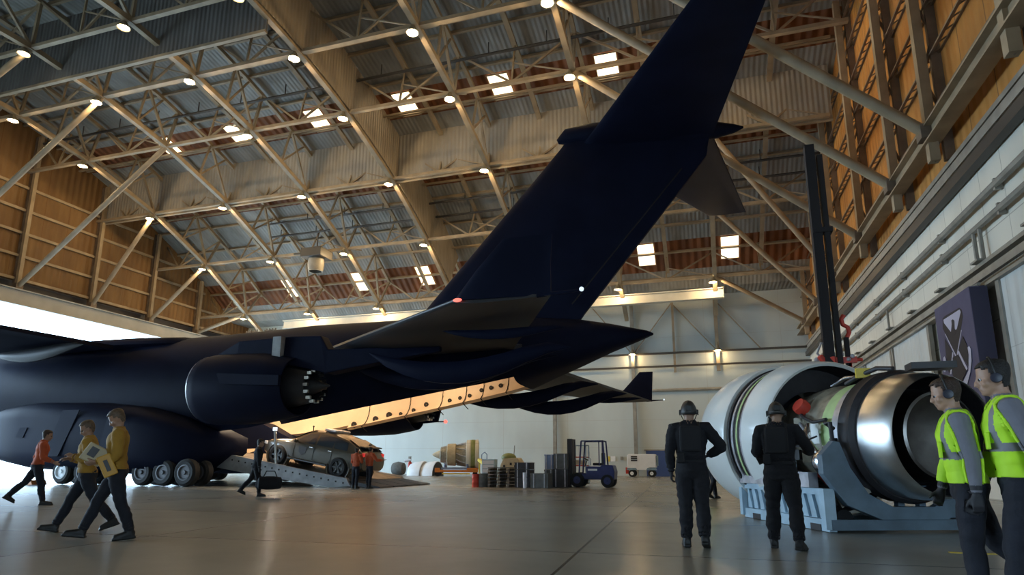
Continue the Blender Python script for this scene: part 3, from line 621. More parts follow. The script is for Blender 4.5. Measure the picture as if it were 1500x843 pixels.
# ------------------------------------------------------------------ wall banner
M['banner'] = mat('purple_grey_cloth', (.105, .095, .165), .8, noise=.15, nscale=2)
M['banner_shade'] = mat('shaded_purple_cloth', (.05, .045, .08), .8)  # banner cloth darkened: shade of the side face painted into the colour
M['emb_w'] = mat('pale_lilac_print', (.50, .49, .62), .7)
M['emb_d'] = mat('black_print', (.018, .016, .024), .7)
bx, by, bz = 7.69, 22.3, 4.4
t = thing('wall_banner', 'tall purple banner with a pale and black eagle emblem on the cream wall', 'banner', (bx, by, bz))
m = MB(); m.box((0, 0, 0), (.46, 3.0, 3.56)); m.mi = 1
m.box((0, -1.51, 0), (.44, .02, 3.5)); m.build('cloth', ['banner', 'banner_shade'], t)
m = MB(); m.tube((0, -1.6, 1.82), (0, 1.6, 1.82), .05); m.build('hanging_rod', 'rail', t)
EMB = {'outline': [(23.24, 5.42), (23.15, 5.73), (22.94, 5.77), (21.68, 5.75), (21.51, 5.64), (21.49, 5.44), (22.4, 4.37)], 'white': [(23.07, 5.68), (21.66, 5.69), (21.6, 5.6), (22.07, 5.18), (22.41, 5.11), (22.58, 5.17), (23.06, 5.57)], 'head': [(22.58, 5.17), (22.43, 5.39), (22.41, 5.52), (22.27, 5.52), (22.17, 5.45), (22.23, 5.21), (22.1, 5.09), (22.35, 5.03)], 'vlineL': [(23.12, 5.23), (23.06, 5.21), (22.35, 4.31), (22.43, 4.3)], 'vlineR': [(21.75, 5.07), (21.7, 5.06), (22.29, 4.39), (22.35, 4.41)], 'darkL': [(23.15, 5.06), (22.63, 4.5), (23.0, 3.89), (23.23, 3.98), (23.24, 4.65)], 'darkR': [(21.68, 4.88), (21.42, 4.47), (21.57, 3.93), (22.18, 4.51)], 'xL': [(22.66, 4.55), (22.59, 4.49), (22.98, 3.89), (23.11, 3.9)], 'xR': [(22.25, 4.5), (22.13, 4.5), (21.64, 3.87), (21.77, 3.82)], 'body': [(22.69, 4.37), (22.25, 4.39), (21.73, 3.82), (22.47, 3.42), (22.89, 3.84)], 'clawR': [(21.42, 4.47), (21.28, 4.49), (21.2, 4.39), (21.26, 4.05), (21.47, 3.74), (22.1, 3.18), (22.46, 3.36), (21.94, 3.62), (21.59, 3.8), (21.41, 4.25)], 'clawL': [(23.48, 4.49), (23.36, 4.52), (23.28, 4.44), (23.32, 4.18), (23.48, 4.01), (23.64, 4.08)]}
m = MB()
for q, (k, pts) in enumerate(EMB.items()):
    m.mi = 0 if k in ('white', 'vlineL', 'vlineR', 'xL', 'xR', 'clawR', 'clawL') else 1
    m.prism([(y - by, z - bz) for y, z in pts], (-.232 - .002 * q, 0, 0), (0, 1, 0), (0, 0, 1), (-.004, 0, 0))
m.build('emblem', ['emb_w', 'emb_d'], t)

# ------------------------------------------------------------------ large engine on its transport stand
M['white_gloss'] = mat('white_nacelle_paint', (.78, .79, .76), .3, noise=.06, nscale=2, coat=.3)
M['dark_in'] = mat('dark_engine_interior', (.022, .020, .024), .55, noise=.4, nscale=8)
M['core'] = mat('beige_grey_engine_casing', (.36, .33, .26), .45, metal=.3, noise=.4, nscale=6)
M['green'] = mat('pale_green_casing', (.50, .66, .30), .5, noise=.15, nscale=5)
M['purple_seal'] = mat('dark_violet_seal', (.06, .04, .12), .6)
M['chrome'] = mat('polished_exhaust_metal', (.74, .74, .73), .3, metal=1., noise=.18, nscale=3, bump=.12, bscale=4)
M['chrome_in'] = mat('inner_exhaust_metal', (.20, .19, .18), .34, metal=1., noise=.3, nscale=4)
M['silver'] = mat('silver_fitting', (.62, .62, .64), .25, metal=1.)
M['redp'] = mat('red_plastic_cap', (.52, .045, .025), .5)
M['yellow'] = mat('yellow_paint', (.75, .56, .06), .5, noise=.2, nscale=4)
M['stand'] = mat('blue_grey_stand_paint', (.24, .35, .44), .5, noise=.25, nscale=3)
M['stand_dk'] = mat('dark_blue_grey_steel', (.13, .185, .235), .5, noise=.3, nscale=3)
M['stand_lt'] = mat('light_blue_stand_paint', (.40, .54, .64), .5, noise=.2, nscale=3)
M['alu'] = mat('scuffed_aluminium', (.52, .52, .56), .4, metal=.5, noise=.3, nscale=6)
E0, I0 = V((3.33, 11.0, 1.49)), V((1.27, 15.0, 1.60)); axv = (E0 - I0).normalized(); side = V((0, 0, 1)).cross(axv).normalized(); upv = axv.cross(side)
eng = thing('turbofan_engine', 'large white nosed turbofan engine with polished exhaust on a blue transport stand', 'engine', (1.9, 13.6, 0))
EO = V(eng.location); o_ = I0 - EO
def el(name, prof, mats, n=56, par=None, **k): m = MB(); m.lathe(prof, o_, axv, n, ref=upv, **k); return m.build(name, mats, par or eng, True, sharp=45)
el('intake_cowl', [(.1, 1.16), (-.38, 1.20), (-.55, 1.28), (-.60, 1.34), (-.55, 1.40), (-.3, 1.475), (0, 1.52), (.70, 1.535), (.74, 1.52), (.74, 1.42), (.1, 1.2)], 'white_gloss')
el('fan_blades', [(.12, 1.17), (.12, .3), (-.15, .2), (-.4, .02)], 'dark_in')
fc = el('fan_case', [(.6, 1.43), (1.45, 1.42), (1.45, 1.30)], 'dark_in')
for tt, r, w_, mt in ((.79, 1.47, .06, 'dark_in'), (.90, 1.45, .07, 'alu'), (1.02, 1.445, .05, 'dark_in'), (1.09, 1.455, .06, 'green'), (1.18, 1.46, .07, 'dark_in'), (1.28, 1.475, .05, 'alu')):
    el('case_ring', [(tt, r - .05), (tt, r), (tt + w_, r), (tt + w_, r - .05)], mt, par=fc)
el('fan_cowl', [(1.40, 1.42), (1.40, 1.515), (1.7, 1.50), (2.08, 1.44), (2.12, 1.41), (2.08, 1.36), (1.7, 1.40)], 'white_gloss')
el('bypass_duct', [(2.06, 1.36), (1.6, 1.33), (1.55, .9)], 'dark_in')
core = el('engine_core', [(1.5, .80), (2.1, .86), (2.15, .90), (2.5, .93), (2.55, .88), (3.25, .88), (3.3, .93), (3.5, .93)], 'core')
el('green_band', [(2.98, .86), (2.98, .93), (3.26, .93), (3.26, .86)], 'green', par=core)
el('grey_band', [(3.28, .88), (3.28, .95), (3.46, .95), (3.46, .88)], 'alu', par=core)
el('exhaust_flange',  [(3.5, .85), (3.5, 1.0), (3.58, 1.06), (3.66, 1.03), (3.78, 1.03), (3.84, 1.07), (3.92, 1.02), (3.92, .9)], 'dark_in')
ex = el('exhaust_duct', [(3.90, .99), (4.1, .99), (4.35, .965), (4.55, .92), (4.57, .905), (4.55, .89), (4.2, .93), (3.7, .94)], 'chrome', 72)
el('duct_liner', [(4.52, .885), (4.1, .88), (3.5, .86), (3.45, .3)], 'dark_in', par=ex)
el('exhaust_cone', [(3.5, .76), (4.0, .74), (4.5, .66), (4.52, .62), (4.3, .6), (4.1, .3)], 'chrome_in', par=ex, cap=True)
def ep(t_, ang, r):   # point on the engine: along, angle from top towards the viewer's side, radius
    a = math.radians(ang); t_ = t_ + .45; r = r * .95; return o_ + axv * t_ - (side * math.sin(a)) * r * SG + upv * math.cos(a) * r
SG = 1 if (side.x > 0) else -1
# pipes, pods and caps on the viewer's side of the core
m = MB(); m.ball(ep(2.72, 114, 1.12), (.25, .25, .24), 20, 14); m.build('accessory_pod', 'silver', eng, True)
m = MB(); m.ball(ep(2.98, 128, 1.05), (.13, .13, .16), 16, 10); m.build('starter_pod', 'dark_in', eng, True)
for r, mt, pts in ((.05, 'silver', [(2.2, 78, .98), (2.35, 88, 1.15), (2.55, 98, 1.2), (2.7, 112, 1.16), (2.6, 128, 1.15)]), (.045, 'silver', [(2.75, 100, 1.1), (2.85, 110, 1.22), (2.8, 125, 1.25), (2.6, 135, 1.2)]), (.03, 'dark_in', [(1.8, 60, .98), (2.1, 70, 1.05), (2.4, 76, 1.04), (2.75, 74, 1.05)]), (.03, 'alu', [(1.75, 68, .95), (2.2, 84, 1.05), (2.6, 86, 1.04)]),
                    (.04, 'dark_in', [(2.5, 20, 1.02), (2.75, 15, 1.12), (3.1, 10, 1.2), (3.4, 8, 1.15)]), (.035, 'silver', [(1.9, 10, 1.0), (2.2, 5, 1.12), (2.6, 8, 1.1)]), (.025, 'redp', [(2.1, 130, 1.05), (2.2, 142, 1.1), (2.4, 140, 1.08)])):
    m = MB(); m.path([ep(*p) for p in pts], r, 10); m.build('engine_pipe', mt, eng, True)
m = MB(); m.lathe([(0, .02), (0, .13), (.1, .15), (.18, .13)], ep(1.95, 58, .96), ep(1.95, 58, 1.5) - ep(1.95, 58, 1.), 18, cap=True); m.build('red_cap', 'redp', eng, True)
m = MB(); m.box(ep(2.52, 88, 1.09), (.12, .1, .34)); m.build('white_bracket', 'white_gloss', eng)
m = MB(); m.path([ep(3.0, 84, 1.08), ep(3.0, 80, 1.25), ep(3.12, 80, 1.25), ep(3.12, 100, 1.22)], .035, 8); m.build('lifting_lug', 'dark_in', eng)
for q, (tt, an, s_) in enumerate(((1.9, 75, .13), (2.0, 95, .16), (2.15, 100, .12), (2.05, 112, .15), (2.7, 118, .12), (2.9, 98, .14), (2.95, 112, .15), (1.85, 110, .14), (2.3, 138, .16), (2.7, 140, .15), (3.1, 105, .12))):
    m = MB(); m.box(ep(tt, an, 1.0), (s_, s_ * .8, s_ * 1.3), Matrix.Rotation(q, 3, 'Z')); m.build('accessory_box', 'dark_in' if q % 3 else 'core', eng)
m = MB(); m.box(ep(4.05, 4, 1.1), (.6, .35, .1)); m.build('cover_plate', 'black', eng)
m = MB(); m.box(ep(2.85, 14, 1.16), (.22, .08, .16)); m.build('yellow_bracket', 'yellow', eng)
# stand
st = thing('engine_stand', 'blue steel transport stand with triangular pockets carrying the big engine', 'stand', (1.7, 11.2, 0), math.atan2(.38, .925))
m = MB()   # pocketed near side rail: local +y runs away along the engine, +x to the far side
m.box((0.05, 1.45, .10), (.12, 2.95, .18)); m.box((.05, 1.45, .62), (.12, 2.95, .10)); m.box((.10, 1.45, .36), (.02, 2.95, .5)); m.mi = 1
for k in range(11):
    y = .22 + k * .255
    m.mi = 0; m.prism([(y - .10, .2), (y + .02, .57), (y + .07, .57), (y + .07, .2)], (.04, 0, 0), (0, 1, 0), (0, 0, 1), (.06, 0, 0))
m.mi = 2
for y in (.35, 2.4): m.box((-.012, y, .06), (.02, .3, .1))
m.build('side_rail', ['stand_lt', 'stand', 'dark_in'], st)
m = MB(); m.box((0, -.02, .36), (.18, .12, .62)); m.build('corner_post', 'stand_lt', st); m = MB(); m.box((0.02, 2.95, .36), (.16, .12, .62)); m.build('corner_post', 'stand_lt', st)
m = MB(); m.box((-.02, 1.9, .80), (.16, 3.2, .24)); m.box((-.05, 1.0, .80), (.2, .5, .27)); m.build('slide_beam', 'alu', st)
m = MB(); m.box((-.02, 1.05, 1.0), (.14, .3, .22)); m.build('slide_block', 'stand_lt', st)
m = MB(); m.box((1.3, -.02, .12), (2.6, .14, .16)); m.box((1.3, .9, .12), (2.5, .12, .14)); m.box((1.3, 2.6, .12), (2.6, .14, .16)); m.box((2.6, 1.4, .12), (.14, 3.0, .16)); m.build('base_frame', 'stand_dk', st)
m = MB(); m.box((1.95, .06, .66), (1.5, .1, .12)); m.box((1.95, .06, .27), (1.5, .1, .10))
for k in range(5): m.box((1.25 + k * .36, .06, .46), (.11, .1, .30))
m.build('ladder_frame', 'stand_dk', st)
m = MB(); poly = [(-.1, 1.2), (.12, 1.42), (.22, 1.40), (.36, 1.0), (.62, .60), (1.0, .40), (1.7, .40), (2.1, .62), (2.4, 1.0), (2.6, .95), (2.35, .48), (1.9, .2), (.8, .2), (.25, .42), (-.1, .9)]
m.prism(poly, (0, -.14, 0), (1, 0, 0), (0, 0, 1), (0, .14, 0)); m.build('cradle_plate', 'stand_dk', st, bevel=.01)
m = MB(); m.prism([(-.1, .95), (.1, 1.25), (.6, .75), (1.4, .7), (2.1, 1.2), (2.2, 1.0), (1.6, .5), (.4, .5)], (0, 2.5, 0), (1, 0, 0), (0, 0, 1), (0, .14, 0)); m.build('cradle_plate', 'stand_dk', st)
m = MB(); m.beam((.3, .2, .45), (.75, .1, .7), .1, .2); m.build('towing_arm', 'core', st)
m = MB(); m.lathe([(-.06, .05), (-.06, .16), (.06, .16), (.06, .05)], (.45, .35, .17), (0, 1, 0), 16, cap=True); m.build('caster_wheel', 'tyre', st, True)
# hoist mast with red tackle above the engine
M['mastp'] = mat('black_mast_steel', (.010, .008, .010), .8)
t = thing('hoist_mast', 'tall dark lift mast with red lifting tackle standing behind the engine', 'hoist', (2.9, 16.2, 3.3))
m = MB(); m.box((-.10, 0, 1.2), (.22, .24, 9.0)); m.box((.12, 0, 1.1), (.12, .2, 8.6)); m.box((.02, 0, 3.4), (.44, .3, .12)); m.box((.0, 0, -3.25), (1.2, .9, .1)); m.build('mast', 'mastp', t)
m = MB(); m.box((.3, 0, .35), (.10, .12, .7)); m.build('hook_shank', 'mastp', t)
m = MB(); m.path([(.30, 0, 1.25), (.24, 0, 1.15), (.26, 0, 1.02), (.36, 0, .95), (.38, 0, .82), (.32, 0, .70)], .05, 10); m.build('red_hook', 'redp', t, True)
m = MB(); m.box((.25, 0, .16), (.45, .14, .14)); m.tube((.45, 0, .16), (.6, 0, .16), .04); m.build('red_clamp', 'redp', t)
for k, (a, b) in enumerate((((-.1, 0, -.05), (-.32, -.1, .28)), ((.0, 0, -.1), (-.05, -.1, .25)), ((.3, 0, -.2), (.32, 0, .1)), ((-.25, .1, -.1), (-.05, .1, .05)))):
    m = MB(); m.beam(a, b, .12, .10); m.build('red_shackle', 'redp', t, bevel=.02)
m = MB()
for k in range(16): m.ball((random.uniform(-.4, .4), random.uniform(-.1, .1), random.uniform(-.12, .3)), random.uniform(.04, .08), 8, 6)
m.build('silver_fittings', 'alu', t, True)
m = MB(); m.path([(-.15, 0, .1), (-.35, 0, .35), (-.25, 0, .6), (-.05, 0, .55)], .03, 8); m.build('hose', 'alu', t, True)

# ------------------------------------------------------------------ off-road car on the ramp
M['car'] = mat('dark_olive_car_paint', (.085, .072, .048), .3, noise=.2, nscale=3, coat=.5)
M['carglass'] = mat('tinted_car_glass', (.03, .045, .06), .05, spec=.8)
M['rimd'] = mat('dark_alloy', (.06, .06, .06), .35, metal=.8)
M['taillamp'] = mat('red_tail_lens', (.6, .04, .03), .3, emit=(1, .05, .05), estr=.35)
M['headl'] = mat('clear_headlamp', (.8, .82, .85), .1)
def make_car():
    car = thing('off_road_car', 'dark olive five door off-road car driving up the aircraft ramp', 'car', (0, 0, 0))
    S = [(0, .42, .72, .55), (.06, .36, .86, .80), (.3, .33, .97, .90), (.8, .32, 1.06, .95), (1.35, .32, 1.13, .96), (1.95, .32, 1.52, .965), (2.25, .32, 1.64, .965), (2.7, .32, 1.69, .965), (3.3, .32, 1.66, .965), (3.9, .32, 1.55, .96), (4.4, .34, 1.36, .95), (4.72, .38, 1.18, .92), (4.85, .45, .95, .86)]
    def rg(s, f=1.):
        x, zb, zt, w = s; belt = min(zt - .05, 1.04 + .03 * x / 4); k = max(0, min(1, (zt - belt - .05) / .5)); wt = w * (1 - .30 * k) - .03
        h = [(w * .80, zb), (w * .97, zb + .10), (w, (zb + belt) * .5), (w * .985, belt - .06), (w * .965, belt), ((w * .965 * .5 + wt * .5), (belt + zt - .06) / 2), (wt, zt - .06), (wt * .75, zt), (0, zt + .015)]
        pts = [(x, y * f, z) for y, z in h] + [(x, -y * f, z) for y, z in h[-2::-1]]
        return pts
    m = MB(); m.loft([rg(s) for s in S], True, closed_ring=True); body = m.build('body', 'car', car, True, sharp=35)
    def surf(x, g, s):   # g: 0 at the belt line, 1 at the roof edge
        for a, b in zip(S[:-1], S[1:]):
            if a[0] <= x <= b[0]:
                f = (x - a[0]) / (b[0] - a[0]); A, B = rg(a), rg(b); q = [V(A[i]).lerp(V(B[i]), f) for i in (4, 5, 6)]
                p = q[0].lerp(q[1], g * 2) if g < .5 else q[1].lerp(q[2], g * 2 - 1); return V((p.x, s * (p.y + .012), p.z))
    for s in (-1, 1):
        for nm, xs in (('front_side_window', (1.72, 2.12, 2.52)), ('rear_side_window', (2.62, 3.0, 3.38)), ('quarter_window', (3.46, 3.75, 4.1))):
            m = MB(); lo = [surf(x, .06, s) for x in xs]; hi = [surf(x + (.0 if nm[0] != 'q' else -.12), .86 if x > 1.75 else .55, s) for x in xs]
            for i in range(2): m.quad(lo[i], lo[i + 1], hi[i + 1], hi[i])
            m.build(nm, 'carglass', car)
    for nm, i0, i1, yy in (('windscreen', 4, 6, .80), ('rear_window', 9, 11, .75)):
        m = MB(); a, b = S[i0], S[i1]; wa = rg(a)[6][1]; wb = rg(b)[6][1]; n = V((-(b[2] - a[2]), 0, b[0] - a[0])).normalized() * .015
        mid = S[i0 + 1]; wm = rg(mid)[6][1]
        P_ = [V((q[0], 0, q[2])) + n for q in (a, mid, b)]; W_ = [wa * .9, wm * .9, wb * .9]
        for i in range(2): m.quad(P_[i] + V((0, -W_[i], 0)), P_[i] + V((0, W_[i], 0)), P_[i + 1] + V((0, W_[i + 1], 0)), P_[i + 1] + V((0, -W_[i + 1], 0)))
        m.build(nm, 'carglass', car)
    for x in (.92, 3.85):
        for s in (-1, 1):
            m = MB(); m.lathe([(0, .02), (0, .49), (.03, .50)], (x, s * .93, .40), (0, s, 0), 24); m.build('wheel_arch', 'black', car)
            m = MB(); m.lathe([(-.03, .48), (.05, .49), (.07, .53), (.02, .58), (-.06, .58)], (x, s * .93, .40), (0, s, 0), 20, a0=-.25 * PI * 0 - .1, a1=PI + .1, ref=(1, 0, 0) if s > 0 else (-1, 0, 0)); fl = m.build('wheel_flare', 'car', car, True)
            m = MB(); m.lathe([(-.12, .22), (-.13, .34), (-.08, .40), (.08, .40), (.13, .34), (.12, .25)], (x, s * .90, .40), (0, s, 0), 24); wv = m.build('car_wheel', 'tyre', car, True)
            m = MB(); m.lathe([(.12, .25), (.06, .24), (.05, .04), (.10, .03), (.10, .005)], (x, s * .90, .40), (0, s, 0), 20)
            for k in range(6):
                a = k * PI / 3; m.beam((x + .05 * math.cos(a), s * 1.0, .4 + .05 * math.sin(a)), (x + .24 * math.cos(a), s * 1.0, .4 + .24 * math.sin(a)), .05, .03, up=(0, 1, 0))
            m.build('alloy_rim', 'rimd', wv, True)
    for s in (-1, 1):
        m = MB(); m.box((2.35, s * .97, .38), (1.9, .1, .08)); m.build('side_step', 'rimd', car, bevel=.02)
        m = MB(); m.box((.16, s * .68, .80), (.22, .34, .14), Matrix.Rotation(s * .35, 3, 'Z')); m.build('headlamp', 'headl', car, bevel=.03)
        m = MB(); m.box((4.74, s * .74, 1.02), (.14, .2, .2)); m.build('tail_lamp', 'taillamp', car, bevel=.03)
        m = MB(); m.ball((1.72, s * 1.05, 1.12), (.08, .13, .09), 10, 8); m.build('door_mirror', 'car', car, True)
        for x in (2.45, 3.35): m = MB(); m.box((x, s * .985, .96), (.16, .03, .035)); m.build('door_handle', 'silver', car)
        for x in (1.62, 2.57, 3.42): m = MB(); m.beam((x, s * .972, .45), (x + .02, s * .972, 1.0), .012, .012); m.build('door_seam', 'black', car)
    m = MB(); m.prism([(-.2, .12), (.2, .12), (.16, -.1), (0, -.22), (-.16, -.1)], (2.05, -.972, .80), (1, 0, 0), (0, 0, 1), (0, -.006, 0)); m.build('door_emblem', 'black', car)
    m = MB(); m.box((.02, 0, .62), (.1, 1.2, .26)); m.build('grille', 'black', car, bevel=.03)
    m = MB(); m.box((2.9, 0, 1.75), (.55, 1.1, .08)); m.box((2.9, 0, 1.72), (.5, .9, .06)); m.build('roof_light_bar', 'alu', car, bevel=.02)
    m = MB(); m.tube((2.0, -.4, 1.52), (1.95, -.4, 1.75), .02); m.ball((1.95, -.4, 1.77), .04); m.build('roof_aerial', 'black', car)
    m = MB(); m.box((4.6, 0, 1.34), (.3, 1.3, .05)); m.build('spoiler', 'car', car, bevel=.015)
    return car
car = make_car()
pitch = math.radians(9.8)
car.rotation_euler = (0, pitch, 0)
car.scale = (1.1,) * 3; CARP = (-19.9, 25.4, 1.13); car.location = CARP

# ------------------------------------------------------------------ forklift
M['fk'] = mat('dark_blue_forklift_paint', (.025, .035, .14), .4, noise=.2, nscale=4)
fk = thing('forklift', 'dark blue forklift with overhead guard parked side on', 'forklift', (-5.3, 28.7, 0))
m = MB(); m.prism([(-.55, .35), (-.55, .62), (-.1, .62), (-.1, .92), (.55, .92), (.60, 1.0), (1.1, .98), (1.18, .7), (1.15, .35)], (0, -.5, 0), (1, 0, 0), (0, 0, 1), (0, 1.0, 0)); m.build('chassis', 'fk', fk, bevel=.04)
m = MB(); m.box((.2, -.505, .78), (.42, .01, .08)); m.build('side_marking', 'white_gloss', fk)
m = MB()
for y in (-.45, .45): m.beam((-.42, y, .6), (-.30, y, 2.05), .06); m.beam((.75, y, .95), (.68, y, 2.05), .06); m.beam((-.30, y, 2.05), (.70, y, 2.05), .06); m.beam((.5, y, 2.02), (.5, y, .95), .04)
for k in range(6): m.beam((-.25 + k * .18, -.45, 2.06), (-.25 + k * .18, .45, 2.06), .04)
m.build('overhead_guard', 'fk', fk)
m = MB(); m.box((.42, 0, 1.02), (.5, .5, .12)); m.box((.62, 0, 1.28), (.12, .48, .5)); m.build('seat', 'black', fk, bevel=.04)
m = MB(); m.tube((-.25, 0, .9), (-.12, 0, 1.2), .02); m.lathe([(0, .15), (.02, .17), (.04, .15)], (-.12, 0, 1.2), (.4, 0, 1), 16); m.build('steering_wheel', 'black', fk)
m = MB(); m.box((0.05, -.3, 1.12), (.08, .2, .3)); m.build('document_box', 'white_gloss', fk)
m = MB()
for y in (-.35, .35): m.box((-.85, y, 1.13), (.22, .12, 2.05))
for z in (.3, 1.2, 2.1): m.box((-.85, 0, z), (.18, .8, .1))
m.box((-.80, 0, 1.2), (.1, .3, 1.8)); m.build('mast', 'black', fk)
m = MB(); m.box((-1.0, 0, .45), (.08, .9, .5)); m.box((-1.0, 0, .85), (.05, .9, .4)); m.build('fork_carriage', 'black', fk)
for y in (-.25, .25): m = MB(); m.box((-1.5, y, .08), (1.0, .1, .05)); m.box((-1.03, y, .3), (.06, .1, .45)); m.build('fork', 'black', fk)
for x, r, y in ((-.5, .33, .48), (-.5, .33, -.48), (.85, .3, .44), (.85, .3, -.44)):
    m = MB(); m.lathe([(-.1, .15), (-.11, r - .04), (0, r), (.11, r - .04), (.1, .15)], (x, y, r), (0, 1, 0), 20, cap=True); wv = m.build('wheel', 'tyre', fk, True)
    m = MB(); m.lathe([(0, .17), (math.copysign(.115, y), .16), (math.copysign(.115, y), .02)], (x, y, r), (0, 1, 0), 14); m.build('wheel_hub', 'fk', wv, True)
# ------------------------------------------------------------------ white ground cart
M['cart'] = mat('white_cart_paint', (.80, .82, .84), .45, noise=.06, nscale=3)
gp = thing('ground_power_cart', 'small white four wheeled ground power cart by the blue door', 'cart', (-5.3, 52.2, 0))
m = MB(); m.prism([(-1.2, .62), (-1.2, 1.72), (-1.1, 1.80), (1.0, 1.80), (1.05, 1.7), (1.05, .75), (.5, .75), (.4, .55), (-.5, .55), (-.6, .62)], (0, -.6, 0), (1, 0, 0), (0, 0, 1), (0, 1.2, 0)); m.build('housing', 'cart', gp, bevel=.03)
m = MB()
for z in (1.6, 1.45, 1.3): m.box((-.65, -.61, z), (.5, .02, .11))
m.build('louvre', 'black', gp)
m = MB(); m.box((1.12, 0, 1.3), (.1, 1.0, .8)); m.build('radiator_panel', 'stand', gp)
for x in (-.85, .7):
    for y in (-.5, .5):
        m = MB(); m.lathe([(-.1, .12), (-.11, .25), (0, .29), (.11, .25), (.1, .12)], (x, y, .29), (0, 1, 0), 18, cap=True); wv = m.build('wheel', 'tyre', gp, True)
        m = MB(); m.lathe([(0, .15), (math.copysign(.115, y), .14), (math.copysign(.115, y), .02)], (x, y, .29), (0, 1, 0), 14); m.build('wheel_hub', 'cart', wv, True)
    m = MB(); m.prism([(x - .42, .55), (x - .34, .72), (x + .34, .72), (x + .42, .55)], (0, -.62, 0), (1, 0, 0), (0, 0, 1), (0, .2, 0)); m.build('mudguard', 'stand', gp)
m = MB(); m.box((-1.25, -.2, .5), (.25, .3, .5)); m.build('red_battery_box', 'redp', gp)
# blue door, notice boards at the back wall
M['bluedoor'] = mat('blue_door_paint', (.045, .085, .24), .5)
m = MB(); m.box((-4.3, YB - .04, 1.08), (2.1, .08, 2.15)); m.mi = 1; m.box((-4.3, YB - .05, 2.2), (2.4, .12, .1)); m.box((-3.2, YB - .05, 1.1), (.12, .12, 2.2)); o = m.build('door_6', ['bluedoor', 'rail']); struct(o, 'blue door in the back wall')
for x, w_, mt, lab in ((-8.62, .3, 'yellow', 'small yellow notice on the back wall beside the forklift'), (-8.2, .42, 'cart', 'small white notice on the back wall beside the forklift')):
    m = MB(); m.box((x, YB - .03, 1.45), (w_, .04, .45)); tag(m.build('wall_notice', mt), lab, 'notice')
m = MB(); m.box((-7.45, YB - .1, 1.5), (.18, .15, .3)); tag(m.build('call_box', 'rail'), 'grey call box on the back wall beside the notices', 'box')

# ------------------------------------------------------------------ stores between aircraft and forklift
M['crate'] = mat('dark_grey_crate', (.05, .05, .055), .75, noise=.3, nscale=6)
M['crate_g'] = mat('grey_green_crate', (.13, .133, .125), .75, noise=.25, nscale=5)
M['wood'] = mat('pallet_wood', (.16, .12, .085), .8, noise=.4, nscale=6)
M['tan'] = mat('tan_machine_paint', (.56, .46, .30), .6, noise=.2, nscale=4)
M['olive'] = mat('olive_green_paint', (.24, .27, .10), .6, noise=.2, nscale=4)
M['bluepl'] = mat('blue_grey_case', (.20, .26, .40), .5)
M['polew'] = mat('white_plastic', (.75, .78, .85), .5)
def pallet(x, y, z, lab, grp):
    t = thing('pallet', lab, 'pallet', (x, y, z), 0, grp)
    m = MB()
    for k in range(5): m.box((0, -.4 + k * .2, .13), (1.05, .12, .022))
    m.build('deck_boards', 'crate', t)
    m = MB()
    for k in (-.45, 0, .45): m.box((k, 0, .05), (.1, .95, .1))
    m.build('bearers', 'wood', t); return t
p0 = pallet(-9.1, 27.4, 0, 'lowest pallet of the stack beside the red drum', 'stacked pallets')
for k in range(1, 6): dup(p0, (-9.1 + .02 * (k % 2), 27.4, .146 * k), None, ('', 'second pallet from the floor beside the red drum', 'third pallet from the floor beside the red drum', 'fourth pallet from the floor beside the red drum', 'fifth pallet from the floor beside the red drum', 'topmost pallet of the stack beside the red drum')[k])
def crate(x, y, z, sx, sy, sz, mt, lab, grp=None):
    t = thing('storage_crate', lab, 'crate', (x, y, z), 0, grp)
    m = MB(); m.box((0, 0, sz * .46), (sx, sy, sz * .92)); m.build('body', mt, t, bevel=.02)
    m = MB(); m.box((0, 0, sz * .95), (sx + .03, sy + .03, sz * .1)); m.build('lid', mt, t, bevel=.015)
    m = MB()
    for k in (-.3, .3): m.box((k * sx, -sy / 2 - .012, sz * .5), (.05, .03, sz * .95))
    m.build('clasp', 'alu', t); return t
crate(-8.05, 27.5, 0, .7, .8, .45, 'crate', 'lowest dark crate beside the pallet stack', 'dark crates')
crate(-8.05, 27.5, .455, .7, .8, .32, 'crate', 'middle dark crate beside the pallet stack', 'dark crates')
crate(-8.05, 27.5, .785, .7, .8, .30, 'crate', 'topmost dark crate beside the pallet stack', 'dark crates')
crate(-7.15, 27.0, 0, .8, .7, .62, 'crate_g', 'low grey green crate in front of the forklift mast')
crate(-6.5, 28.3, .0, .7, .8, .8, 'crate', 'dark lower crate behind the grey green crate')
crate(-7.05, 28.3, .0, .38, .8, .78, 'crate_g', 'slim lower crate behind the grey green crate')
crate(-6.5, 28.3, .81, .62, .7, .68, 'crate_g', 'tall brownish upper crate near the forklift mast')
crate(-7.05, 28.3, .79, .40, .6, .66, 'bluepl', 'blue grey case standing upright near the forklift mast')
def drum(x, y, r, h, mt, lab):
    t = thing('drum', lab, 'drum', (x, y, 0)); m = MB(); m.lathe([(0, .01), (0, r), (h * .33, r), (h * .35, r * 1.04), (h * .37, r), (h * .65, r), (h * .67, r * 1.04), (h * .69, r), (h, r), (h, .01)], (0, 0, 0), (0, 0, 1), 20); m.build('body', mt, t, True); m = MB(); m.lathe([(0, r), (.02, r * 1.05), (.04, r)], (0, 0, h - .03), (0, 0, 1), 20); m.build('rim', mt, t, True)
drum(-10.2, 27.0, .17, .56, 'redp', 'dark red drum at the end of the pallet stack'); drum(-9.88, 27.1, .22, .58, 'crate_g', 'grey drum between the red drum and the pallets')
m = MB(); m.tube((-7.78, 26.6, 0), (-7.80, 26.6, .66), .07, n=12); tag(m.build('plastic_pipe', 'polew'), 'short white pipe standing upright by the grey green crate', 'pipe')
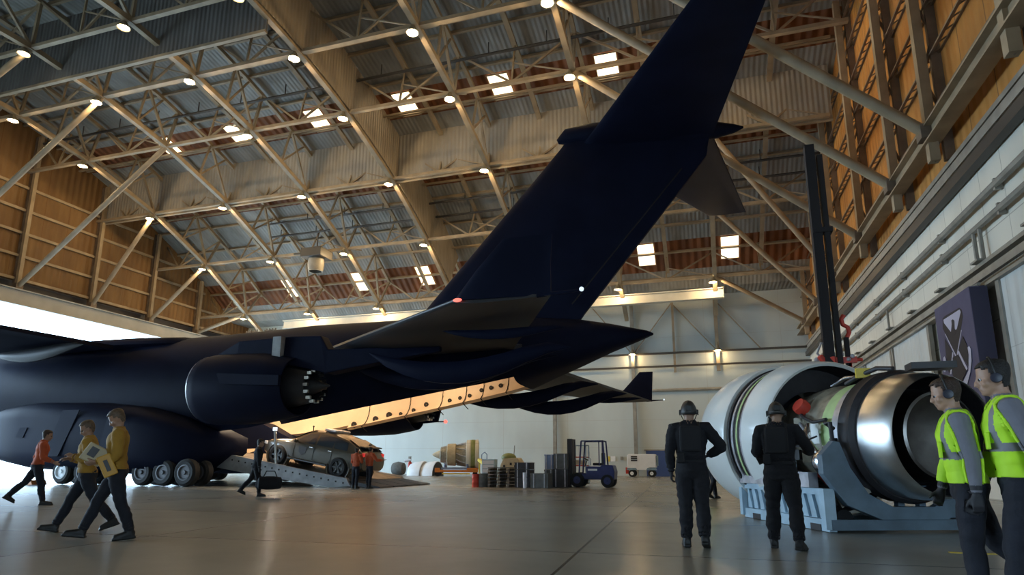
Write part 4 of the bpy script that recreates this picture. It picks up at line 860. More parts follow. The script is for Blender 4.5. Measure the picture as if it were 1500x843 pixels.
# open wire cage trolley by the forklift mast
t = thing('cage_trolley', 'tall open wire cage trolley behind the forklift mast', 'trolley', (-6.1, 30.2, 0))
m = MB()
for x in (-.4, .4):
    for y in (-.4, .4): m.beam((x, y, .1), (x, y, 1.9), .05)
for z in (.15, 1.9):
    m.beam((-.4, -.4, z), (.4, -.4, z), .04); m.beam((-.4, .4, z), (.4, .4, z), .04); m.beam((-.4, -.4, z), (-.4, .4, z), .04); m.beam((.4, -.4, z), (.4, .4, z), .04)
for k in range(1, 5): m.beam((-.4 + .16 * k, .4, .15), (-.4 + .16 * k, .4, 1.9), .015)
m.build('cage', 'stand', t)
m = MB(); m.box((0, 0, .95), (.78, .78, .05)); m.box((0, 0, 1.35), (.78, .78, .04)); m.build('shelf', 'redp', t)
m = MB(); m.box((0, 0, .12), (.8, .8, .06)); m.build('base', 'crate', t)
m = MB(); m.box((-6.1, 30.2, 1.10), (.6, .5, .22)); tag(m.build('cardboard_box', 'tan'), 'tan cardboard box on the shelf of the wire cage', 'box')
# tan machine with a green top
t = thing('tan_compressor', 'tan and green portable machine behind the pallets', 'machine', (-12.5, 40, 0))
m = MB(); m.prism([(-.75, .3), (-.75, .9), (-.55, 1.35), (.45, 1.4), (.7, 1.0), (.7, .3)], (0, -.5, 0), (1, 0, 0), (0, 0, 1), (0, 1.0, 0)); m.build('housing', 'tan', t, bevel=.05)
m = MB(); m.ball((-.3, 0, 1.42), (.5, .5, .3), 14, 8); m.build('green_cover', 'olive', t, True)
m = MB()
for x, z in ((-.45, .85), (0, 1.0), (.3, .85), (-.1, .6)): m.box((x, -.51, z), (.14, .03, .16))
m.build('vent_hatch', 'black', t)
m = MB(); m.tube((.05, 0, 1.5), (.1, 0, 2.2), .03); m.build('exhaust_stack', 'rail', t)
for x in (-.5, .5): m = MB(); m.lathe([(-.6, .1), (-.6, .25), (-.45, .28), (.45, .28), (.6, .25), (.6, .1)], (x, 0, .28), (0, 1, 0), 14, cap=True); m.build('wheel', 'tyre', t, True)
t = thing('tool_cabinet', 'pale blue tool cabinet between the yellow bar and the tan machine', 'cabinet', (-13.6, 38.5, 0))
m = MB(); m.box((0, 0, .7), (.85, .6, 1.2)); m.build('body', 'stand_lt', t, bevel=.02)
for k in range(4): m = MB(); m.box((0, -.31, .3 + .27 * k), (.75, .03, .22)); m.build('drawer', 'polew', t)
m = MB(); m.path([(-.55, 0, 1.3), (-.55, 0, 1.6), (-.35, 0, 1.75), (-.2, 0, 1.6), (-.2, 0, 1.3)], .03); m.build('handle', 'bluepl', t)
# spare engine on an orange dolly by the back wall
t = thing('bare_engine', 'bare grey jet engine with cone resting on an orange dolly by the back wall', 'engine', (-19.8, 48, 0), math.radians(20))
def bl(name, prof, mt): m = MB(); m.lathe(prof, (0, 0, 1.72), (1, 0, 0), 32, ref=(0, 0, 1)); m.build(name, mt, t, True)
bl('exhaust_cone', [(-2.0, .02), (-1.9, .12), (-1.25, .42), (-1.1, .45)], 'tan'); bl('tail_duct', [(-1.35, .5), (-1.3, .62), (-.8, .72), (-.75, .5)], 'core')
bl('turbine_case', [(-.8, .7), (-.75, .86), (-.1, .9), (-.05, .7)], 'tan'); bl('core_case', [(-.1, .72), (.3, .8), (.6, .95), (.9, 1.0)], 'core'); bl('fan_case', [(.75, .9), (.8, 1.18), (1.05, 1.22), (1.1, 1.18), (1.5, 1.18), (1.55, 1.24), (1.75, 1.22), (1.8, 1.0)], 'cream')
bl('green_ring', [(1.15, 1.2), (1.2, 1.22), (1.45, 1.22), (1.48, 1.2)], 'olive')
m = MB()
for k in range(10): m.path([(-.05, .8 * math.cos(k * .6), 1.72 + .8 * math.sin(k * .6)), (.3, .9 * math.cos(k * .6 + .2), 1.72 + .9 * math.sin(k * .6 + .2)), (.75, .98 * math.cos(k * .6 + .3), 1.72 + .98 * math.sin(k * .6 + .3))], .04, 6)
m.build('pipework', 'alu', t, True)
d = thing('engine_dolly', 'orange and blue wheeled dolly under the bare engine', 'dolly', (-19.8, 48, 0), math.radians(20))
m = MB(); m.path([(-.9, -.9, 1.0), (-.9, -.5, .78), (-.9, 0, .66), (-.9, .5, .78), (-.9, .9, 1.0)], .1, 8); m.path([(.9, -.9, 1.0), (.9, -.6, .62), (.9, 0, .45), (.9, .6, .62), (.9, .9, 1.0)], .1, 8); m.box((0, -.75, .62), (2.4, .12, .16)); m.box((0, .75, .62), (2.4, .12, .16)); m.build('cradle', 'bluepl', d)
M['orange'] = mat('orange_paint', (.62, .20, .03), .5, noise=.2, nscale=4)
m = MB(); m.box((0, 0, .42), (3.4, 1.7, .16)); m.box((1.3, -.86, .5), (.9, .06, .34)); m.box((-1.5, -.86, .5), (.4, .06, .34)); m.build('chassis', 'orange', d)
m = MB(); m.box((0, -.87, .22), (2.2, .05, .1)); m.build('yellow_rail', 'yellow', d)
for x in (-1.5, 1.5):
    for y in (-.7, .7): m = MB(); m.lathe([(-.09, .05), (-.1, .2), (.1, .2), (.09, .05)], (x, y, .2), (0, 1, 0), 14, cap=True); m.build('wheel', 'tyre', d, True)
m = MB(); m.beam((-16.9, 45.5, 1.3), (-14.3, 40.6, .75), .3, .2); m.beam((-16.9, 45.5, 1.25), (-16.9, 45.5, 0), .1); m.beam((-14.3, 40.6, .7), (-14.3, 40.6, 0), .1); tag(m.build('tow_bar', 'yellow'), 'sloping yellow tow bar beside the bare engine', 'tow bar')
# white cowling halves standing on the floor
for x, y, lab, k in ((-23.9, 49.5, 'white cowling half standing beside the red extinguisher stand', 0), (-22.7, 49.5, 'white cowling half standing close to the bare engine', 1)):
    t = thing('engine_cowling', lab, 'cowling', (x, y, 0)); m = MB(); m.lathe([(-.62, 1.0), (-.3, 1.13), (.3, 1.2), (.58, 1.2), (.58, 1.14), (.3, 1.14), (-.3, 1.07), (-.62, .95)], (0, 0, 0), (1, 0, 0), 24, a0=-PI / 2, a1=PI / 2, ref=(0, 0, 1)); m.build('shell', 'cart', t, True)
    m = MB(); m.lathe([(.56, 1.14), (.6, 1.14), (.6, .2), (.56, .2)], (0, 0, 0), (1, 0, 0), 24, a0=-PI / 2, a1=PI / 2, ref=(0, 0, 1)); m.build('inner_frame', 'crate' if k else 'alu', t, True)
t = thing('fire_extinguisher', 'tall red extinguisher cylinder with white horn by the back wall', 'extinguisher', (-25.0, 50, 0))
m = MB(); m.lathe([(0, .02), (0, .17), (1.05, .17), (1.2, .06), (1.2, .02)], (0, 0, 0), (0, 0, 1), 16); m.build('cylinder', 'redp', t, True)
m = MB(); m.tube((-.45, -.1, 1.22), (.15, -.1, 1.3), .13, .07, 12); m.build('horn', 'polew', t, True)
m = MB(); m.box((-.03, 0, 1.5), (.22, .12, .2)); m.tube((0, 0, 1.2), (0, 0, 1.45), .04); m.build('valve', 'rail', t)
m = MB(); m.lathe([(-.6, .05), (-.5, .5), (0, .62), (.5, .5), (.6, .05)], (-26.6, 51, .55), (1, 0, 0), 14); tag(m.build('cable_reel', 'crate_g', None, True), 'low grey cable reel on the floor by the back wall', 'reel')
# unit heaters and a cable basket up in the roof
t = thing('unit_heater', 'dark box shaped unit heater hung under the roof trusses', 'heater', (-29.9, 41.6, 17.0))
m = MB(); m.box((0, 0, .75), (1.9, 1.7, .75)); m.build('housing', 'pipe', t, bevel=.04); m = MB(); m.lathe([(.4, .62), (-.1, .66), (-.7, .58), (-.7, .5)], (0, 0, 0), (0, 0, 1), 18); m.build('discharge_cone', 'rail', t, True)
m = MB(); m.beam((-1.0, 0, 1.0), (-2.2, 0, 1.0), .12); m.beam((0, 0, 1.1), (0, 0, 2.6), .08); m.build('bracket', 'pipe', t)
for x, lab in ((-41.7, 'wire cable basket hung below the end of the white crane beam'), (-39.6, 'second wire cable basket hung below the white crane beam')):
    t = thing('cable_basket', lab, 'basket', (x, 49, 13.0)); m = MB(); m.box((0, 0, .25), (1.3, .7, .12))
    for k in range(8): m.box((-.6 + k * .17, -.3, .25 + .12 * (k % 2)), (.07, .1, .55))
    m.build('frame', 'pipe', t); m = MB()
    for k in range(9): m.ball((random.uniform(-.5, .5), random.uniform(-.3, .2), random.uniform(.05, .5)), .14, 8, 6)
    m.build('cable_coil', 'tan', t, True)
m = MB(); m.prism([(-.22, 0), (.22, 0), (.1, .2), (-.1, .2)], (-30.3, 21.6, 0), (1, 0, 0), (0, 0, 1), (0, .7, 0)); tag(m.build('wheel_chock', 'orange'), 'orange wheel chock against the white rimmed aircraft wheel', 'chock')
m = MB(); m.box((3.15, 9.2, .004), (.9, .09, .006)); tag(m.build('floor_marking', 'yellow'), 'short yellow line painted on the floor by the stand', 'floor marking')
# ------------------------------------------------------------------ people
from mathutils.kdtree import KDTree
M['skin'] = mat('skin', (.42, .24, .16), .5, noise=.12, nscale=12)
M['skin_dim'] = mat('tanned_skin', (.34, .19, .12), .5, noise=.12, nscale=12)
M['hair_br'] = mat('brown_hair', (.045, .022, .012), .6, noise=.4, nscale=40, bump=.5, bscale=90)
M['hair_bk'] = mat('black_hair', (.012, .009, .008), .6, noise=.4, nscale=40, bump=.5, bscale=90)
M['hair_gy'] = mat('sandy_hair', (.13, .085, .05), .6, noise=.4, nscale=40)
M['blk'] = mat('black_uniform_cloth', (.0055, .0055, .009), .9, noise=.3, nscale=8, bump=.3, bscale=30)
M['navy_tr'] = mat('navy_trouser_cloth', (.009, .011, .020), .85, noise=.3, nscale=8, bump=.3, bscale=30)
M['boot'] = mat('black_boot_leather', (.008, .008, .008), .55)
M['ylw_j'] = mat('mustard_jersey', (.36, .19, .018), .8, noise=.2, nscale=6, bump=.3, bscale=25)
M['org_j'] = mat('orange_jersey', (.48, .085, .022), .8, noise=.2, nscale=6, bump=.3, bscale=25)
M['grey_s'] = mat('grey_shirt_cloth', (.17, .17, .20), .85, noise=.15, nscale=6, bump=.3, bscale=25)
M['hivis'] = mat('lime_safety_vest', (.52, .86, .025), .7, noise=.1, nscale=5)
M['reflect'] = mat('grey_reflective_tape', (.20, .20, .22), .45)
M['kit'] = mat('black_webbing', (.006, .006, .008), .85)
M['glove'] = mat('dark_work_glove', (.022, .022, .026), .7)
M['helmet'] = mat('black_helmet_shell', (.03, .028, .026), .5, noise=.3, nscale=14)
M['muff'] = mat('navy_ear_muff', (.015, .018, .035), .45)
M['eye'] = mat('dark_eye', (.02, .015, .012), .2)
LAB = ['skin', 'torso', 'sleeve', 'hips', 'leg', 'boot', 'hand', 'head', 'eye', 'lip', 'bootr']
DG = bpy.context.evaluated_depsgraph_get
def rotx(a): return Matrix.Rotation(a, 3, 'X')
def rotz(a): return Matrix.Rotation(a, 3, 'Z')

def person(label, H, loc, facing, legs, arms, cols, lean=0., head=(0., 0.), voxel=.011, bulk=1., grip=(.5, .5), sway=0., short=False):
    """facing: world direction; legs: {side: (thigh forward deg, knee bend deg, outward deg, foot pitch deg)}; arms: {side: (upper dir, fore dir)}; head: (turn, nod)"""
    rz = math.atan2(-facing[0], facing[1]); root = thing('person', label, 'person', (0, 0, 0), rz)
    m = MB(); s = H
    def lab(n): m.mi = LAB.index(n)
    hipz = .525 * s; R = rotx(-math.radians(lean)) ; PV = V((0, 0, hipz))
    def T(p): return PV + R @ (V(p) * s - PV)
    def capsule(pts, rad, n=12): m.path(pts, rad, n)
    def ringz(z, rx, ry, cy=0., T_=T, n=20, cx=0.): return [T_((cx + rx * math.cos(2 * PI * j / n), cy + ry * math.sin(2 * PI * j / n), z)) for j in range(n)]
    b = bulk
    lab('hips'); idn = lambda p: V(p) * s
    m.loft([ringz(.455, .03, .03, -.005, idn), ringz(.47, .078 * b, .060 * b, -.006, idn), ringz(.515, .094 * b, .070 * b, -.008, idn), ringz(.56, .090 * b, .064 * b, -.004, T), ringz(.60, .082 * b, .056 * b, 0, T)])
    lab('torso')
    m.loft([ringz(.575, .07 * b, .05 * b), ringz(.59, .086 * b, .060 * b), ringz(.63, .086 * b, .060 * b, .002), ringz(.69, .097 * b, .067 * b, .004), ringz(.74, .106 * b, .072 * b, .002), ringz(.785, .108 * b, .066 * b, -.004), ringz(.815, .098 * b, .052 * b, -.008), ringz(.838, .066, .040, -.008), ringz(.856, .040, .034, -.006)])
    # head and neck
    HC = T((0, .012, .925)); HR = R @ rotz(math.radians(head[0])) @ rotx(-math.radians(head[1]))
    def Hd(x, y, z): return HC + HR @ (V((x, y, z)) * s)
    lab('skin'); capsule([T((0, -.006, .835)), T((0, .0, .865)), Hd(0, -.008, -.02)], [.040 * s, .033 * s, .034 * s])
    lab('head')
    def hring(z, rx, ry, cy): return [Hd(rx * math.cos(2 * PI * j / 20), cy + ry * math.sin(2 * PI * j / 20), z) for j in range(20)]
    m.loft([hring(-.066, .012, .010, .030), hring(-.060, .022, .022, .026), hring(-.045, .032, .038, .014), hring(-.022, .038, .048, .003), hring(.005, .042, .053, -.002), hring(.03, .044, .056, -.005), hring(.05, .040, .052, -.006), hring(.065, .028, .038, -.008), hring(.073, .010, .014, -.008)])
    m.ball(Hd(0, .044, .010), (.026 * s, .012 * s, .008 * s), 10, 6)                      # brow
    capsule([Hd(0, .049, .008), Hd(0, .060, -.010), Hd(0, .064, -.018), Hd(0, .050, -.024)], [.005 * s, .0065 * s, .009 * s, .006 * s], 8)   # nose
    for q in (-1, 1):
        m.ball(Hd(q * .008, .056, -.020), .006 * s, 8, 6); m.ball(Hd(q * .027, .034, -.018), (.014 * s, .014 * s, .016 * s), 8, 6)
        m.ball(Hd(q * .043, -.004, -.008), (.006 * s, .012 * s, .018 * s), 8, 6)           # ear
    m.ball(Hd(0, .040, -.055), (.014 * s, .012 * s, .011 * s), 8, 6)                       # chin
    lab('lip'); m.ball(Hd(0, .050, -.036), (.014 * s, .007 * s, .0035 * s), 8, 6); m.ball(Hd(0, .049, -.042), (.012 * s, .007 * s, .004 * s), 8, 6)
    lab('eye')
    for q in (-1, 1): m.ball(Hd(q * .018, .0475, -.001), (.006 * s, .0045 * s, .003 * s), 8, 6)
    # legs
    low = []
    for sd, (a, kb, out, fp) in legs.items():
        sg = -1 if sd == 'L' else 1
        hp = V((sg * .050 * s, 0, .50 * s)); a_, o_, k_ = math.radians(a), math.radians(out) * sg, math.radians(a - kb)
        td = V((math.sin(o_), math.sin(a_) * math.cos(o_), -math.cos(a_) * math.cos(o_))); kn = hp + td * .232 * s
        sdv = V((math.sin(o_) * .6, math.sin(k_), -math.cos(k_))).normalized(); an = kn + sdv * .225 * s
        lab('leg')
        capsule([hp + V((0, 0, .02 * s)), hp + td * .06 * s, hp + td * .15 * s, kn, kn + sdv * .03 * s], [.050 * s * b, .053 * s * b, .045 * s * b, .037 * s, .034 * s], 14)
        capsule([kn - sdv * .01 * s, kn + sdv * .05 * s + V((0, -.006 * s, 0)), kn + sdv * .10 * s + V((0, -.006 * s, 0)), kn + sdv * .17 * s, kn + sdv * .205 * s], [.036 * s, .037 * s * b, .038 * s * b, .032 * s, .032 * s], 14)
        lab('boot' if sd == 'L' else 'bootr'); capsule([kn + sdv * .17 * s, an, an + sdv * .012 * s], [.027 * s, .026 * s, .025 * s], 12)
        f_ = math.radians(fp); fd = V((math.sin(o_) * .5 + sg * .1, math.cos(f_), math.sin(f_))).normalized(); fu = V((0, -math.sin(f_), math.cos(f_))); an2 = an
        heel = an2 - fd * .028 * s - fu * .022 * s
        capsule([heel, an2 + fd * .02 * s - fu * .015 * s, an2 + fd * .06 * s - fu * .024 * s, an2 + fd * .105 * s - fu * .030 * s], [.023 * s, .027 * s, .024 * s, .018 * s], 12)
        m.box(an2 + fd * .04 * s - fu * .043 * s, (.046 * s, .155 * s, .014 * s), Matrix((V((0, 0, 1)).cross(fd).normalized() * -1, fd, fu)).transposed())
        low.append(min((an2 + fd * k - fu * .050 * s).z for k in (-.035 * s, .115 * s)))
    # arms
    hands = {}
    for sd, (ud, fd) in arms.items():
        sg = -1 if sd == 'L' else 1
        sh = T((sg * .112, -.004, .805)); u = (R @ V(ud)).normalized(); f = (R @ V(fd)).normalized(); el = sh + u * .172 * s; wr = el + f * .145 * s
        lab('sleeve'); capsule([T((sg * .07, -.004, .805)), sh, sh + u * .06 * s, el, el + f * .02 * s], [.040 * s, .041 * s * b, .036 * s * b, .029 * s, .028 * s], 12)
        capsule([el - f * .005 * s, el + f * .05 * s, wr - f * .01 * s], [.029 * s, .028 * s * b, .021 * s], 12)
        lab('hand'); pn = u.cross(f)
        if pn.length < .05: pn = V((0, 0, 1)).cross(f)
        if pn.length < .05: pn = V((1, 0, 0)).cross(f)
        pn.normalize(); side_ = V((0, 1, 0)) - f * f.y
        if side_.length < .2: side_ = V((0, 0, 1)) - f * f.z
        side_.normalize(); nrm = f.cross(side_).normalized() * (sg)     # palm faces the body
        if nrm.dot(V((-sg, 0, 0))) < 0 and abs(nrm.x) > .3: nrm = -nrm
        capsule([wr - f * .02 * s, wr + f * .01 * s], [.016 * s, .015 * s], 10)
        for o2 in (-.014, -.005, .005, .014): capsule([wr + f * .004 * s + side_ * o2 * .6 * s, wr + f * .052 * s + side_ * o2 * s], [.012 * s, .0095 * s], 8)
        c = grip[0 if sd == 'L' else 1]
        for q, (o2, L) in enumerate(((.0165, .040), (.0055, .045), (-.0055, .042), (-.0165, .033))):
            p = wr + f * .052 * s + side_ * o2 * s; d = f.copy(); pts = [p]
            for k in range(3):
                ang = c * (.5 + .35 * k); d = (f * math.cos(ang) + nrm * math.sin(ang)) if k == 0 else (f * math.cos(c * (.5 + .9 * k)) + nrm * math.sin(c * (.5 + .9 * k)))
                p = p + d.normalized() * L * s * (.42, .33, .25)[k]; pts.append(p)
            capsule(pts, [.0058 * s, .0055 * s, .005 * s, .0042 * s], 7)
        tb = wr + f * .014 * s + side_ * .012 * s
        capsule([tb, tb + (side_ * .7 + f * .6 + nrm * .3) * .022 * s, tb + (side_ * .75 + f * 1.15 + nrm * .7) * .034 * s], [.009 * s, .0075 * s, .0055 * s], 8)
        hands[sd] = wr + f * .06 * s + nrm * .02 * s
    dz = -min(low)
    bm = m.bm; pts = [(v.co.copy(), v.link_faces[0].material_index) for v in bm.verts if v.link_faces]
    extra = []
    for fce in bm.faces: extra.append((fce.calc_center_median(), fce.material_index))
    pts += extra
    bmesh.ops.recalc_face_normals(bm, faces=bm.faces)
    me = bpy.data.meshes.new('tmp'); bm.to_mesh(me); bm.free()
    o = bpy.data.objects.new('tmp', me); C.objects.link(o)
    r = o.modifiers.new('r', 'REMESH'); r.mode = 'VOXEL'; r.voxel_size = voxel; r.use_smooth_shade = True
    sm = o.modifiers.new('s', 'SMOOTH'); sm.factor = .5; sm.iterations = 3 if voxel < .013 else 1
    bpy.context.view_layer.update()
    bme = bpy.data.meshes.new_from_object(o.evaluated_get(DG())); bpy.data.objects.remove(o); bpy.data.meshes.remove(me)
    kd = KDTree(len(pts))
    for i, (p, l) in enumerate(pts): kd.insert(p, i)
    kd.balance()
    bme.materials.clear(); names = []
    for l in LAB: bme.materials.append(M[cols.get(l, cols.get({'head': 'skin', 'lip': 'skin', 'sleeve': 'torso', 'hips': 'leg', 'bootr': 'boot'}.get(l, l), 'skin' if l not in ('eye',) else 'eye'))] if l != 'eye' else M['eye'])
    n = len(bme.vertices); co = np.empty(n * 3); bme.vertices.foreach_get('co', co); co = co.reshape(-1, 3)
    fl = []
    for p in bme.polygons: q = pts[kd.find(p.center)[1]][1]; p.material_index = q; fl.append(q)
    if dz: bme.transform(Matrix.Translation((0, 0, dz)))
    bo = bpy.data.objects.new('body', bme); bo.parent = root; C.objects.link(bo)
    root.location = loc
    P = dict(root=root, H=s, body=bo, lab=fl, Hd=lambda x, y, z: Hd(x, y, z) + V((0, 0, dz)), T=lambda p: T(p) + V((0, 0, dz)), HR=HR, hands={k: v + V((0, 0, dz)) for k, v in hands.items()}, dz=dz, rz=rz)
    return P

def garment(P, name, labels, mats, off=.008, pred=None, midx=None, fold=.004, seed=0):
    """a garment over the body's faces, with its own thickness and folds"""
    me = P['body'].data; ids = [LAB.index(l) for l in labels]
    sel = [p for p in me.polygons if P['lab'][p.index] in ids and (pred is None or pred(p.center))]
    bm = bmesh.new(); vm = {}
    for p in sel:
        vs = []
        for vi in p.vertices:
            if vi not in vm:
                v = me.vertices[vi]; nz = mnoise.noise(V((v.co.x * 9 + seed, v.co.y * 9, v.co.z * 16))) * fold
                vm[vi] = bm.verts.new(v.co + v.normal * (off + nz))
            vs.append(vm[vi])
        f = bm.faces.new(vs); f.smooth = True
        if midx: f.material_index = midx(p.center)
    out = bpy.data.meshes.new(name); bm.to_mesh(out); bm.free()
    for x in mats: out.materials.append(M[x])
    o = bpy.data.objects.new(name, out); o.parent = P['root']; C.objects.link(o)
    mo = o.modifiers.new('solid', 'SOLIDIFY'); mo.thickness = off * .9 + .004; mo.offset = -1
    return o
def hair(P, mt, front=.045, low=-.02, off=.010):
    inv = P['HR'].inverted(); c = P['Hd'](0, 0, 0); s = P['H']
    def pr(q):
        l = inv @ (q - c) / s
        return (l.z > .040 + max(0, l.y) * -.1 + (.012 if l.y > .03 else 0) or (l.y < .012 and l.z > low + .012 and not (l.y > -.012 and l.z < .012)) or (l.y < -.02 and l.z > low - .02)) and l.z > -.06
    return garment(P, 'hair', ['head', 'skin'], [mt], off * s / 1.8, pr, fold=.006)
def helmet(P):
    s = P['H']; m = MB(); Hd = P['Hd']; n = 24; rings = []
    for k in range(9):
        t = k / 8 * PI / 2; z = .012 + .072 * math.sin(t); q = max(math.cos(t), .02) ** .8
        rings.append([Hd(.060 * q * math.cos(2 * PI * j / n), -.008 + .074 * q * math.sin(2 * PI * j / n), z - (.030 * (1 - k / 8) if math.sin(2 * PI * j / n) < .35 else 0)) for j in range(n)])
    m.loft(rings, False); m._f([m.bm.verts.new(p) for p in rings[-1]])
    o = m.build('helmet', 'helmet', P['root'], True, sharp=80); mo = o.modifiers.new('solid', 'SOLIDIFY'); mo.thickness = .012
    m = MB(); m.path([Hd(.066 * math.cos(a), -.008 + .080 * math.sin(a), .010 - (.030 if math.sin(a) < .35 else 0)) for a in [2 * PI * j / 24 for j in range(24)]], .006, 6, closed=True); m.build('helmet_rim', 'boot', o, True)
    for q in (-1, 1):
        m = MB(); m.box(Hd(q * .060, -.005, .0), (.03, .06, .06), P['HR']); m.build('ear_cup', 'boot', o, bevel=.01)
        m = MB(); m.path([Hd(q * .055, .01, -.02), Hd(q * .04, .025, -.055), Hd(0, .035, -.068)], .006, 6); m.build('chin_strap', 'boot', o)
    m = MB(); m.box(Hd(0, .072, .05), (.05, .03, .05), P['HR']); m.build('front_mount', 'boot', o)
    m = MB(); m.box(Hd(.0, -.088, .02), (.07, .03, .06), P['HR']); m.build('rear_pouch', 'boot', o)
    return o
def boxpart(P, name, c, size, mt, rot=None, bevel=.01):
    m = MB(); m.box(P['T'](c), tuple(x * P['H'] for x in size), rot); return m.build(name, mt, P['root'], bevel=bevel)
def muffs(P):
    Hd = P['Hd']; m = MB(); m.path([Hd(.052 * math.cos(a), -.004, .012 + .075 * math.sin(a)) for a in [PI * j / 12 for j in range(13)]], .008, 8); o = m.build('ear_defenders', 'boot', P['root'], True)
    for q in (-1, 1):
        m = MB(); ax = P['HR'] @ V((q, 0, 0)); m.lathe([(-.014, .03), (-.012, .034), (.010, .037), (.024, .032), (.028, .015)], Hd(q * .047, -.003, -.004), ax, 18, cap=True); m.build('ear_cup', 'muff', o, True)
def boots(P):
    for l in ('boot', 'bootr'): garment(P, 'boot', [l], ['boot'], .006, fold=.002)

# --- two men in safety vests, walking past the engine
def vest_man(label, H, loc, facing, hairm, legs, arms, hd):
    P = person(label, H, loc, facing, legs, arms, {'skin': 'skin', 'torso': 'grey_s', 'sleeve': 'grey_s', 'leg': 'navy_tr', 'boot': 'boot', 'hand': 'glove', 'lip': 'skin_dim'}, lean=3, head=hd, voxel=.0085, grip=(.9, .9))
    s = H; dz = P['dz']
    def pr(q):
        z = (q.z - dz) / s; 
        if z < .535: return False
        if z > .845: return False
        if q.y > 0 and z > .70 and abs(q.x) / s < (z - .70) * .30: return False
        return True
    def stripe(q):
        z = (q.z - dz) / s; x = abs(q.x) / s
        if .635 < z < .668: return 1
        if z >= .668 and .058 < x < .080: return 1
        return 0
    garment(P, 'safety_vest', ['torso', 'hips', 'sleeve'], ['hivis', 'reflect'], .016, lambda q: pr(q) and abs(q.x) / s < .128 - max(0, ((q.z - dz) / s - .74)) * .28, stripe, fold=.008, seed=H * 7)
    garment(P, 'trousers', ['hips', 'leg'], ['navy_tr'], .008, fold=.010, seed=3)
    boots(P); hair(P, hairm); muffs(P)
    m = MB(); m.box(P['T']((-.045, .078, .68)), (.09, .02, .12)); m.build('chest_pocket', 'hivis', P['root'], bevel=.006)
    return P
vest_man('young brown haired man in lime safety vest walking ahead of the taller one', 1.70, (1.80, 5.55, 0), (-.97, .2), 'hair_br', {'L': (4, 4, 1, 0), 'R': (-20, 28, 1, -28)}, {'L': ((-.08, -.10, -1), (-.02, .06, -1)), 'R': ((.1, .22, -1), (.03, .4, -1))}, (0, 8))
vest_man('taller dark haired man in lime safety vest walking behind the young one', 1.80, (2.03, 5.3, 0), (-.97, .2), 'hair_bk', {'L': (12, 6, 1, 0), 'R': (-18, 26, 1, -26)}, {'L': ((-.16, -.26, -1), (-.05, -.05, -1)), 'R': ((.1, .25, -1), (.03, .5, -1))}, (0, 4))
# --- two men in black uniform and helmets
def soldier(label, H, loc, facing, legs, arms, lean=0., hd=(0, 0)):
    P = person(label, H, loc, facing, legs, arms, {'skin': 'skin_dim', 'torso': 'blk', 'leg': 'blk', 'boot': 'boot', 'hand': 'glove'}, lean=lean, head=hd, voxel=.011, bulk=1.08, grip=(.8, .8))
    garment(P, 'uniform_jacket', ['torso', 'sleeve'], ['blk'], .012, fold=.012, seed=2)
    garment(P, 'uniform_trousers', ['hips', 'leg'], ['blk'], .016, fold=.016, seed=5)
    boots(P); helmet(P)
    boxpart(P, 'back_plate', (0, -.088, .73), (.15, .045, .18), 'kit', None, .03); boxpart(P, 'belt', (0, -.002, .575), (.20, .15, .028), 'kit', None, .02)
    boxpart(P, 'thigh_holster', (.095, 0, .45), (.04, .07, .11), 'kit'); boxpart(P, 'radio_pouch', (-.07, -.085, .60), (.05, .04, .07), 'kit')
    for q in (-1, 1):
        m = MB(); m.path([P['T']((q * .065, .07, .74)), P['T']((q * .065, .045, .83)), P['T']((q * .06, -.03, .842)), P['T']((q * .055, -.09, .76))], .022, 8); m.build('shoulder_strap', 'boot', P['root'], True)
    return P
P = soldier('man in black helmet and uniform walking away with one elbow bent out', 1.86, (-.26, 8.75, 0), (-.05, 1), {'L': (-3, 4, 1, 0), 'R': (-9, 16, 2, -14)}, {'L': ((-.20, .02, -1), (.02, .30, -1)), 'R': ((.62, -.22, -.8), (-.62, .70, -.36))})
m = MB(); m.path([P['T']((-.07, -.05, .845)), P['T']((-.12, -.05, .835)), P['T']((-.135, -.02, .80)), P['T']((-.12, 0, .76))], .007, 8); m.build('drink_tube', 'boot', P['root'], True)
P2 = soldier('man in black helmet and uniform standing astride before the big engine', 1.84, (.84, 8.9, 0), (.22, .97), {'L': (7, 5, 5, 0), 'R': (-8, 8, 7, -4)}, {'L': ((-.30, .25, -1), (.45, .8, -.1)), 'R': ((.50, .15, -.85), (-.25, .95, .05))}, hd=(12, 8))
t = thing('rifle', 'black rifle held across the chest of the man astride before the engine', 'rifle', (0, 0, 0)); t.parent = None
RW = Matrix.Translation(P2['root'].location) @ Matrix.Rotation(P2['rz'], 4, 'Z')
pa, pb = RW @ P2['T']((-.14, .16, .60)), RW @ P2['T']((.17, .24, .74)); t.location = (pa + pb) / 2; pa, pb = pa - t.location, pb - t.location
m = MB(); m.beam(pa.lerp(pb, .28), pa.lerp(pb, .66), .05, .07); m.build('receiver', 'black', t); m = MB(); m.tube(pa.lerp(pb, .62), pb + (pb - pa) * .2, .012); m.build('barrel', 'black', t)
m = MB(); m.beam(pa - (pb - pa) * .1, pa.lerp(pb, .3), .04, .10); m.build('stock', 'black', t); m = MB(); m.beam(pa.lerp(pb, .5), pa.lerp(pb, .5) + V((0, 0, -.18)), .03, .05); m.build('magazine', 'black', t)
